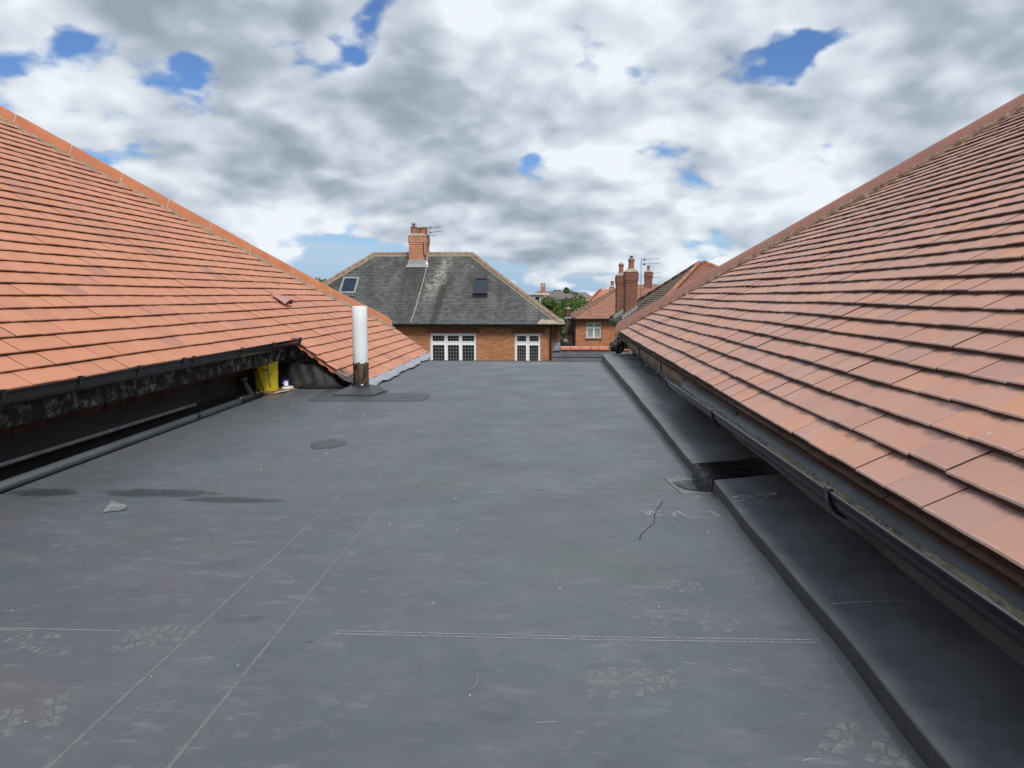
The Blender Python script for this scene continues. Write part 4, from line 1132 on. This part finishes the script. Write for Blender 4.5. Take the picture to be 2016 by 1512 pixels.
def casement(parent, x0, x1, z0, z1, y, cols, split, leaded=True, glassm='glass', name='window', fw=.055, s=.045):
    """white frame window facing -Y : window part with frame, sashes, panes, cames as sub-parts"""
    w_ = B().box((x0,y+.02,z0),(x1,y+.10,z0+fw)).box((x0,y+.02,z1-fw),(x1,y+.10,z1)).box((x0,y+.02,z0+fw),(x0+fw,y+.10,z1-fw)).box((x1-fw,y+.02,z0+fw),(x1,y+.10,z1-fw)).obj(name, 'white', parent)
    w_['_w'] = parent['_w']
    cw = (x1-x0-2*fw)/cols
    zs = z1-split
    for c in range(cols):
        a = x0+fw+cw*c; b = a+cw
        if c: B().box((a-.025,y+.015,z0+fw),(a+.025,y+.098,z1-fw)).obj('mullion', 'white', w_)
        B().box((a+(.025 if c else 0),y+.010,zs-.035),(b-(.025 if c < cols-1 else 0),y+.096,zs+.035)).obj('transom', 'white', w_)
        for lo, hi, nr in ((zs+.035, z1-fw, 2), (z0+fw, zs-.035, 6)):
            aa = a+(.025 if c else 0); bb = b-(.025 if c < cols-1 else 0)
            sb = B().box((aa,y,lo),(bb,y+.05,lo+s)).box((aa,y,hi-s),(bb,y+.05,hi)).box((aa,y,lo+s),(aa+s,y+.05,hi-s)).box((bb-s,y,lo+s),(bb,y+.05,hi-s))
            sb.obj('sash', 'white', w_)
            B().box((aa+s,y+.030,lo+s),(bb-s,y+.034,hi-s)).obj('pane', glassm, w_)
            if leaded:
                cm = B(); wd = bb-aa-2*s; ht = hi-lo-2*s
                for i in range(1,4): cm.box((aa+s+wd*i/4-.006,y+.024,lo+s),(aa+s+wd*i/4+.006,y+.0295,hi-s))
                for i in range(1,nr): cm.box((aa+s,y+.0235,lo+s+ht*i/nr-.006),(bb-s,y+.0290,lo+s+ht*i/nr+.006))
                cm.obj('glazing_lead', 'lead_came', w_)
    return w_
def hip_roof(parent, x0, x1, y0, y1, ze, rx0, rx1, ry, zr, gauge, width, mats, planes='FLR', thick=.014, hipm='ridge_old', hiphalf=.11, part='roof', fillet=None, length=1.7, seed=1):
    """hipped roof; each slope: underlay face + real tiles joined; ridge and hip tiles one by one"""
    C4 = dict(F=((x0,y0),(x1,y0),(rx1,ry),(rx0,ry)), R=((x1,y0),(x1,y1),(rx1,ry),(rx1,ry)), L=((x0,y1),(x0,y0),(rx0,ry),(rx0,ry)), K=((x1,y1),(x0,y1),(rx0,ry),(rx1,ry)))
    b = B()
    for k, q in C4.items():
        pts = [(q[0][0],q[0][1],ze-.06),(q[1][0],q[1][1],ze-.06),(q[2][0],q[2][1],zr-.06),(q[3][0],q[3][1],zr-.06)]
        b.add(pts, [(0,1,2,3)])
    rf_ = b.obj(part, MT[mats['K']] if isinstance(mats['K'], str) else mats['K'], parent); rf_['_w'] = parent['_w']
    for k in planes:
        q = C4[k]; A = Vector((q[0][0],q[0][1],ze)); Bp = Vector((q[1][0],q[1][1],ze)); Cc = Vector((q[2][0],q[2][1],zr)); Dd = Vector((q[3][0],q[3][1],zr))
        u = (Bp-A).normalized(); Lb = (Bp-A).length
        v = (Cc-A)-u*((Cc-A).dot(u)); H_ = v.length; v.normalize()
        a1 = (Dd-A).dot(u); b1 = (Cc-A).dot(u)
        def sp_(s, a1=a1, b1=b1, Lb=Lb, H_=H_): t = s/H_; return (a1*t+.02, Lb+(b1-Lb)*t-.02)
        tile_field(rf_, A, u, v, range(0, int(H_/gauge)+1), gauge, width, lambda s, f=sp_, H_=H_: f(min(s, H_)), length=length, thick=thick, mat_=mats[k], bulk='tiles', gap=.004, seed=seed+ord(k), rand=1.6)
    return rf_
# ---- grey hipped bungalow straight ahead
H1 = root('slate_roof_bungalow', 'orange brick bungalow under a big grey hipped roof straight beyond the flat roof edge', 'house', (-5.9,33,-3))
H1m = dict(F='slate', R='slate', L='slate', K='slate')
rf1 = hip_roof(H1, -12.12, .27, 30.0, 37.0, -.44, -8.14, -3.71, 33.5, 2.50, .118, .20, H1m, 'FRL', thick=.022, seed=3)
rdz = 2.53
hip_run(rf1, [(-8.14,33.5,rdz),(-3.71,33.5,rdz)], 'ridge_old', half=.10, rise=.06, L=.32, name='ridge_tile', style=1, gap=.012, mortar='fillet', bed=.05, bedm='fillet', seed=5)
hip_run(rf1, [(-3.71,33.5,rdz-.01),(.25,30.02,-.40)], 'ridge_old', half=.11, rise=.06, L=.36, style=1, gap=.014, mortar='fillet', bed=.05, bedm='fillet', seed=6)
hip_run(rf1, [(-8.14,33.5,rdz-.01),(-12.10,30.02,-.40)], 'ridge_old', half=.11, rise=.06, L=.36, style=1, gap=.014, mortar='fillet', bed=.05, bedm='fillet', seed=7)
def wall_y(parent, x0, x1, y, z0, z1, holes, m, t=.25):
    """wall facing -Y with real openings"""
    b = B(); xs = sorted({x0,x1}|{h[0] for h in holes}|{h[1] for h in holes}); zs = sorted({z0,z1}|{h[2] for h in holes}|{h[3] for h in holes})
    for a, c in zip(xs[:-1], xs[1:]):
        for d, e in zip(zs[:-1], zs[1:]):
            mx, mz = (a+c)/2, (d+e)/2
            if any(h[0] < mx < h[1] and h[2] < mz < h[3] for h in holes): continue
            b.add([(a,y,d),(c,y,d),(c,y,e),(a,y,e)], [(0,1,2,3)])
    for h in holes:
        b.add([(h[0],y,h[2]),(h[0],y+t,h[2]),(h[0],y+t,h[3]),(h[0],y,h[3])], [(0,1,2,3)])
        b.add([(h[1],y,h[2]),(h[1],y+t,h[2]),(h[1],y+t,h[3]),(h[1],y,h[3])], [(0,1,2,3)])
        b.add([(h[0],y,h[3]),(h[1],y,h[3]),(h[1],y+t,h[3]),(h[0],y+t,h[3])], [(0,1,2,3)])
        b.add([(h[0],y,h[2]),(h[1],y,h[2]),(h[1],y+t,h[2]),(h[0],y+t,h[2])], [(0,1,2,3)])
        b.add([(h[0]-.2,y+t+.6,h[2]-.2),(h[1]+.2,y+t+.6,h[2]-.2),(h[1]+.2,y+t+.6,h[3]+.2),(h[0]-.2,y+t+.6,h[3]+.2)], [(0,1,2,3)])
    return b.obj('wall', m, parent)
Wy = 30.35
W = [(-5.12,-3.215,-2.25,-.835), (-1.67,-.60,-2.25,-.835)]
wall_y(H1, -11.8, -.235, Wy, -3, -.50, W, 'brick_orange')
wall_y(H1, -.235, .17, Wy+.12, -3, -.50, [], 'brick_red')
B().box((-11.8,36.5,-3),(-.02,36.7,-.5)).box((-11.8,30.4,-3),(-11.6,36.5,-.5)).box((-.03,30.5,-3),(.165,36.5,-.5)).box((-11.8,31.4,-3),(-.02,31.45,-.6)).obj('side_walls', 'brick_red', H1)
B().box((-11.9,30.1,-.545),(.15,36.6,-.50)).obj('soffit', 'gutter_far', H1)
for x0,x1,z0,z1 in W:
    x = x0-.12
    while x < x1+.10:   # soldier course over each window
        B().box((x+.004,Wy-.008,z1+.004),(x+.067,Wy+.05,z1+.225)).obj('brick', 'soldier', H1); x += .0745
    B().box((x0-.05,Wy-.05,z0-.06),(x1+.05,Wy+.06,z0)).obj('sill', 'soldier', H1)
casement(H1, -5.115,-3.22,-2.245,-.84, Wy+.05, 3, .40)
casement(H1, -1.665,-.605,-2.245,-.84, Wy+.05, 2, .40)
rnd = random.Random(2)
orn = B()
for x in (-1.32,-1.24,-1.12,-.93,-.86,-.82): orn.lathe((x,Wy+.24,-2.0), [(0,0),(.035,0),(.03,.10),(.018,.16),(.03,.22+rnd.uniform(0,.05)),(0,.26)], 8)
single(orn, 'window_ornaments', 'white', 'small white ornaments behind the narrower leaded window', 'ornaments', (-1.1,30.59,-2.0))
gf = half_gutter(.0,.11,0,0,0,1,n=1)   # eave gutter runs along X: build directly
b_ = B(); rws = []
for x in np.linspace(-12.2,.40,14): rws.append([(x, 29.93+.055-.055*math.cos(math.pi*i/8), -.475-.055*math.sin(math.pi*i/8)) for i in range(9)])
b_.sheet(rws); o = b_.obj('gutter', 'gutter_far', H1); o.modifiers.new('s','SOLIDIFY').thickness = .006
B().box((-12.1,30.06,-.56),(.22,30.08,-.44)).obj('fascia_board', 'gutter_far', H1)
B().poly_tube([(-.13,29.99,-.53),(-.13,30.0,-.66),(-.21,30.27,-.78),(-.21,30.27,-3.0)], .035, 10).obj('downpipe', 'gutter_far', H1)
B().box((-2.22,Wy-.07,-.79),(-2.08,Wy-.001,-.65)).obj('vent_box', 'cap', H1, bevel=.01)
B().hexa([(-.75,29.96,-.46),(.35,29.93,-.46),(.35,30.2,-.40),(-.70,30.2,-.33),(-.72,29.96,-.42),(.33,29.93,-.41),(.30,30.25,-.26),(-.60,30.25,-.24)]).obj('verge_repair', 'cap', H1, bevel=.015)
zs1 = lambda y: -.44+(y-30)*(2.94/3.5)
B().poly_tube([(-5.62,32.9,zs1(32.9)+.04),(-5.66,31.93,zs1(31.93)+.03),(-5.73,30.95,zs1(30.95)+.03),(-5.78,30.4,zs1(30.4)+.03),(-5.86,30.0,zs1(30.0)+.05)], .011, 6).obj('cable', 'cream', H1)
ch1 = chimney(H1, -6.44,-5.70,32.98,33.98,1.9,3.27,'brick_chimney', [(-6.25,33.2,.14,.34,0),(-5.88,33.25,.15,.30,0),(-6.20,33.65,.14,.34,0),(-5.86,33.72,.14,.36,0)], (2.98,3.24))
B().lathe((-6.25,33.2,3.66), [(.05,0),(.07,.10),(.12,.11),(.10,.17),(.0,.22)], 10).obj('pot_cowl', 'cap', ch1)
z0 = zs1(32.98)
B().add([(-6.50,32.955,z0-.02),(-5.60,32.955,z0-.02),(-5.66,32.975,z0+.17),(-6.47,32.975,z0+.17)], [(0,1,2,3)]).add([(-6.56,32.75,z0-.16),(-5.52,32.75,z0-.16),(-5.60,32.956,z0-.018),(-6.50,32.956,z0-.018)], [(0,1,2,3)]).obj('apron_flashing', 'lead_white', ch1)
B().poly_tube([(-5.80,32.97,3.0),(-5.78,32.96,2.5),(-5.64,32.9,2.25),(-5.62,32.9,2.06)], .02, 6).obj('cable', 'gutter_far', ch1)
B().hexa([(-5.70,32.88,2.02),(-5.58,32.86,2.02),(-5.58,32.93,2.02),(-5.70,32.95,2.02),(-5.66,32.92,2.34),(-5.62,32.92,2.34),(-5.62,32.96,2.34),(-5.66,32.96,2.34)]).obj('white_bracket', 'white', ch1)
aerial(None, (-5.60,33.3,2.95), (-5.58,33.3,3.72), [(3.62,.02,.60,8,-.15),(3.43,.02,.60,8,-.15),(3.28,-.10,.30,4,0)], 'double tv aerial on the big chimney of the grey-roofed bungalow')
def skylight(parent, x0, x1, ya, yb, fm, gm, lift=.10):
    n_ = Vector((0,-(2.94),3.5)).normalized(); a, b2 = (ya, yb)
    def q(x, y, h): p = Vector((x, y, zs1(y)))+n_*h; return tuple(p)
    b = B()
    fw = .075
    for X0,X1,Y0,Y1 in ((x0,x1,a,a+fw),(x0,x1,b2-fw,b2),(x0,x0+fw,a+fw,b2-fw),(x1-fw,x1,a+fw,b2-fw)):
        b.hexa([q(X0,Y0,-.02),q(X1,Y0,-.02),q(X1,Y1,-.02),q(X0,Y1,-.02),q(X0,Y0,lift),q(X1,Y0,lift),q(X1,Y1,lift),q(X0,Y1,lift)])
    f = b.obj('skylight', fm, parent); f['_w'] = parent['_w']
    B().add([q(x0+fw,a+fw,lift*.6),q(x1-fw,a+fw,lift*.6),q(x1-fw,b2-fw,lift*.6),q(x0+fw,b2-fw,lift*.6)], [(0,1,2,3)]).obj('pane', gm, f)
    B().add([q(x0-.04,a-.12,.025),q(x1+.04,a-.12,.025),q(x1+.04,a+.01,.03),q(x0-.04,a+.01,.03)], [(0,1,2,3)]).obj('flashing', 'gutter_far' if fm == 'skyframe_dark' else 'lead_dark', f)
skylight(H1, -3.46,-2.88,31.36,32.16, 'skyframe_dark', 'glass_blue')
skylight(H1, -9.14,-8.44,31.40,32.22, 'skyframe_pale', 'glass_blue', .07)

# ---- brown roofed brick house with white window
H2 = root('brown_roof_house', 'red brick house with brown hipped tile roof and one white window, behind the parapet', 'house', (5,44,-3))
rf2 = hip_roof(H2, .90, 9.2, 40.0, 47.0, -.53, 3.75, 6.9, 43.2, 1.22, .12, .19, dict(F='tile_brown',L='tile_brown',R='tile_brown',K='tile_brown'), 'FL', seed=9)
hip_run(rf2, [(3.75,43.2,1.24),(.90,40.0,-.50)], 'tile_brown', half=.08, rise=.04, L=.36, style=1, gap=.01, mortar='fillet', bed=.05, bedm='fillet', seed=1)
hip_run(rf2, [(3.75,43.2,1.24),(6.9,43.2,1.24)], 'ridge_old', half=.12, rise=.06, L=.36, name='ridge_tile', style=1, gap=.01, mortar='fillet', bed=.05, bedm='fillet', seed=2)
hip_run(rf2, [(3.75,43.2,1.24),(.88,46.95,-.50)], 'ridge_old', half=.12, rise=.06, L=.36, style=1, gap=.01, mortar='fillet', bed=.05, bedm='fillet', seed=3)
W2 = (1.62,2.41,-1.60,-.75)
wall_y(H2, 1.05, 9.0, 40.3, -3, -.56, [W2], 'brick_orange')
B().box((1.04,40.32,-3),(1.25,46.6,-.58)).obj('side_wall', 'brick_shadow', H2)
B().box((1.0,40.15,-.60),(9.1,46.7,-.565)).obj('soffit', 'gutter_far', H2)
B().box((.86,39.94,-.60),(9.1,40.03,-.535)).obj('gutter', 'gutter_far', H2)
w2 = casement(H2, 1.625,2.405,-1.595,-.755, 40.35, 2, .27, leaded=False, glassm='netglass', fw=.04, s=.022)
B().box((1.57,40.25,-1.66),(2.46,40.36,-1.60)).obj('sill', 'soldier', H2)
B().box((2.55,40.18,-.86),(2.70,40.30,-.66)).obj('alarm_box', 'coping', H2, bevel=.01)
B().tube((.99,40.25,-.6),(.99,40.25,-3),.04,8).obj('downpipe', 'gutter_far', H2)
wg = B().box((.58,42.5,-3),(1.03,43.2,-.62)); wg.obj('side_wing', 'brick_shadow', H2)
B().box((.50,42.4,-.62),(1.04,43.3,-.55)).obj('wing_eave', 'lead_white', H2)
B().tube((.62,42.42,-.6),(.62,42.42,-1.9),.03,8).obj('downpipe', 'lead_dark', H2)
chimney(H2, 5.0,5.38,42.95,43.5,.85,1.98,'brick_dark', [(5.18,43.2,.09,.30,1)], (1.72,1.92))
chimney(H2, 3.12,3.36,44.2,44.6,.3,1.16,'brick_chimney', [(3.26,44.4,.10,.28,0)], (.95,1.10))
chimney(H2, .58,.83,43.4,43.9,-.6,-.10,'brick_shadow', [], (0,0))
aerial(None, (5.42,43.4,1.5), (5.42,43.4,2.02), [(1.92,.0,.55,5,0),(1.68,.0,.55,5,0)], 'faint aerial on the farther small chimney right of the twin stacks', .010)

# ---- dark and rust tiled pyramid roof with twin stacks
H3 = root('pyramid_roof_house', 'house with steep hipped roof, dark mossy slope and rust slope, with two tall brick stacks', 'house', (5,26,-3))
ax, ay, az = 4.82, 26.0, 1.80
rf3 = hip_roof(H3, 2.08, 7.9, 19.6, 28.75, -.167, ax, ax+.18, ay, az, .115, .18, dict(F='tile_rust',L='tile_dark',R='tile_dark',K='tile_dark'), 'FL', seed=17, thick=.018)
hip_run(rf3, [(ax,ay,az+.02),(2.06,19.58,-.14)], 'hiprust', half=.075, rise=.045, L=.40, style=1, gap=.01, mortar='mortar', bed=.04, bedm='mortar', seed=4)
hip_run(rf3, [(ax+.18,ay,az+.02),(7.9,19.58,-.14)], 'hiprust', half=.075, rise=.045, L=.40, style=1, gap=.01, mortar='mortar', bed=.04, seed=5)
hip_run(rf3, [(ax,ay,az+.02),(2.06,28.76,-.14)], 'tile_dark', half=.10, rise=.04, L=.40, style=1, gap=.01, mortar=None, seed=6)
B().box((2.4,20.0,-3),(7.6,28.4,-.22)).obj('wall', 'brick_shadow', H3)
B().box((2.0,19.6,-.26),(2.12,28.75,-.18)).obj('gutter', 'gutter_far', H3)
B().poly_tube([(2.05,28.6,-.24),(2.10,28.5,-.36),(2.36,28.5,-.52),(2.36,28.5,-1.6)], .045, 10).obj('downpipe', 'lead_white', H3)
c2_ = chimney(H3, 2.29,2.67,25.1,25.95,-.25,1.46,'brick_dark', [(2.48,25.4,.115,.38,1)], (1.19,1.44))
c1_ = chimney(H3, 2.20,2.51,27.6,28.3,-.3,1.40,'brick_dark', [(2.36,27.9,.10,.36,1)], (1.14,1.38))
B().lathe((2.48,25.4,1.88), [(.05,0),(.05,.10),(.10,.105),(.10,.115),(0,.12)], 10).obj('pot_cowl', 'lead_white', c2_)
B().lathe((2.36,27.9,1.81), [(.12,0),(.0,.10)], 10).obj('pot_cowl', 'cap', c1_)
zs3 = lambda x: -.167+(x-2.08)*(1.967/2.74)
for c_, X0, X1, Y in ((c2_,2.29,2.67,25.1),(c1_,2.20,2.51,27.6)):
    f_ = B(); k = 4
    for i in range(k):
        a = X0-.02+(X1-X0+.04)*i/k; b2 = a+(X1-X0+.04)/k
        f_.box((a, Y-.012, zs3(a)-.03), (b2-.002, Y-.002, zs3(b2)+.09))
    f_.box((X0-.10, Y-.05, zs3(X0-.1)-.02), (X0-.004, Y+.7, zs3(X0)+.09))
    f_.obj('stepped_flashing', 'lead_white', c_)
aerial(None, (2.80,25.3,.45), (2.79,25.3,1.93), [(1.86,.02,.60,7,-.1),(1.71,.02,.60,7,-.1)], 'tall tv aerial mast standing beside the nearer twin brick stack', .009)

# ---- far right: bright orange roof and more distant roofs
H4 = root('orange_roof_house', 'distant house showing only a bright orange tiled roof behind the leafy trees', 'house', (6,82,-3))
hip_roof(H4, 2.9, 12, 78, 86, -.4, 4.6, 10.5, 82, 1.22, .32, .33, dict(F='orange_far',L='orange_far',R='orange_far',K='orange_far'), 'FL', seed=2, thick=.03)
B().box((3.3,78.4,-3),(11.6,85.6,-.44)).obj('wall', 'brick_orange', H4)
H5 = root('distant_bungalow', 'distant bungalow with dull grey-pink roof and brick chimney with twin pots on the skyline', 'house', (-.5,125,-3))
hip_roof(H5, -5.2, 4.4, 121, 130, .0, -3.0, 2.0, 125, 1.25, .30, .4, dict(F='far_roof',L='far_roof',R='far_roof',K='far_roof'), 'FR', seed=2, thick=.03)
B().box((-4.9,121.4,-3),(4.1,129.6,-.04)).obj('wall', 'far_wall', H5)
chimney(H5, -2.5,-1.75,122.5,123.2,.4,1.95,'brick_orange', [(-2.35,122.8,.13,.55,0),(-1.95,122.8,.13,.55,0)], (1.45,1.9))
H6 = root('white_flat_roof_house', 'distant white building with flat roof and dark window left of the far chimney', 'house', (-4,100,-3))
B().box((-6.6,98,-3),(-1.75,104,.70)).obj('wall', 'far_wall', H6); B().box((-6.9,97.7,.70),(-.9,104.3,.92)).obj('roof', 'white_roof', H6)
for x in (-3.6,-2.7): B().box((x,97.96,.05),(x+.55,98.0,.42)).obj('window', 'glass', H6)
rnd = random.Random(41)
for i in range(8):
    x = -48+i*13+rnd.uniform(-3,3); y = rnd.uniform(230,330); wd = rnd.uniform(9,14); zt = rnd.uniform(.6,2.2)+y*.0
    h = root('distant_house', 'far-off house in the row of low roofs right on the horizon', 'house', (x,y,-3), 'far roofs along the horizon')
    B().add([(x,y,zt-2.2),(x+wd,y,zt-2.2),(x+wd-3,y+4,zt),(x+3,y+4,zt),(x,y+8,zt-2.2),(x+wd,y+8,zt-2.2)], [(0,1,2,3),(4,5,2,3),(0,3,4),(1,2,5)]).obj('roof', rnd.choice(['far_roof','tile_brown']), h)
    B().box((x+.4,y+.4,-3),(x+wd-.4,y+7.6,zt-2.25)).obj('wall', rnd.choice(['far_wall','brick_red']), h)

# ---- trees
def tree(label, cx, cy, rx, ry, z0, z1, m, n=9000, ls=.10, seed=1, clumps=26, group=None, spike=None):
    rnd = random.Random(seed)
    t = root('tree', label, 'tree', (cx,cy,-3), group)
    h = z1-z0; zc = (z0+z1)/2
    tb_ = B().tube((cx,cy,-3),(cx+.1,cy,z0+h*.35),.16,8,.09)
    cen = []
    for i in range(clumps):
        while True:
            p = Vector((rnd.uniform(-1,1),rnd.uniform(-1,1),rnd.uniform(-1,1)))
            if p.length < .82: break
        cen.append((Vector((cx+p.x*rx, cy+p.y*ry, zc+p.z*h/2)), rnd.uniform(.20,.38)))
        if i < 9: tb_.tube((cx+.05,cy,z0+h*.15), cen[-1][0], .05, 5, .02)
    tb_.obj('trunk', 'bark', t)
    if spike: cen += [(Vector(s_[:3]), s_[3]) for s_ in spike]
    V = []; F = []
    for i in range(n):
        c, r = cen[rnd.randrange(len(cen))]
        d = Vector((rnd.gauss(0,1),rnd.gauss(0,1),rnd.gauss(0,1))).normalized()
        p = c+Vector((d.x*rx,d.y*ry,d.z*h/2))*r*rnd.uniform(.75,1.08)**1
        a = Vector((rnd.gauss(0,1),rnd.gauss(0,1),rnd.gauss(0,.7))).normalized(); b2 = a.cross(d+Vector((0,0,.4))).normalized()
        s = ls*rnd.uniform(.6,1.3); k = len(V)
        V += [p-a*s, p+b2*s*.5, p+a*s, p-b2*s*.5]; F.append((k,k+1,k+2,k+3))
    b_ = B(); b_.add(V, F)
    off = Vector(t['_w']); o = mesh_obj('crown', [Vector(v)-off for v in V], F, m, t)
    return t
tree('broad leafy tree, the lower left one of two in the gap between the houses', -.30,58,1.85,1.6,-2.2,.80,'leaf_b',15000,.085,1)
tree('rounded bright green tree rising highest in the gap between the houses', 1.65,56,1.6,1.4,-1.9,.98,'leaf_b',18000,.085,2, spike=[(.75,56,1.0,.12),(.75,56,1.12,.07)])
tree('small green bush low in the gap beside the grey bungalow corner', .45,52,.7,.7,-2.6,-.3,'leaf_b',3500,.08,3, 12)
tree('tree top just showing over the left orange hip', -20.6,66,2.2,2.0,-1.2,2.35,'leaf_b',6000,.13,4)
tree('distant dark treetops beside the far grey-pink roof', 1.2,140,3.2,2,-.5,1.55,'leaf_a',4000,.22,5, 18)
fl = root('lattice_fence', 'dark lattice fence low in the gap beside the grey bungalow', 'fence', (.45,37,-3))
for x in (.22,.46,.72): B().box((x,37,-3),(x+.05,37.05,-1.25)).obj('post', 'fence', fl)
for i in range(8): B().box((.22,37.055,-2.6+i*.17),(.77,37.07,-2.55+i*.17)).obj('rail', 'fence', fl)
for i in range(5): B().box((.27+i*.11,37.075,-2.7),(.30+i*.11,37.09,-1.28)).obj('slat', 'fence', fl)
dsh = B().lathe((0,0,0), [(0,.0),(.12,.01),(.22,.04),(.30,.085)], 22)
dsh.v = [(.38+x, 35.0+z*1.0, -1.62+y) for x,y,z in dsh.v]
so_ = single(dsh, 'satellite_dish', 'gutter_far', 'round dark satellite dish in front of the lattice fence', 'satellite dish', (.38,35,-1.62)); so_.modifiers.new('s','SOLIDIFY').thickness = .01

# clean helper properties
for o in bpy.data.objects:
    if '_w' in o: del o['_w']
# parents sit at their base: give children world placement by parent offset (already subtracted)
scene.cycles.max_bounces = 6
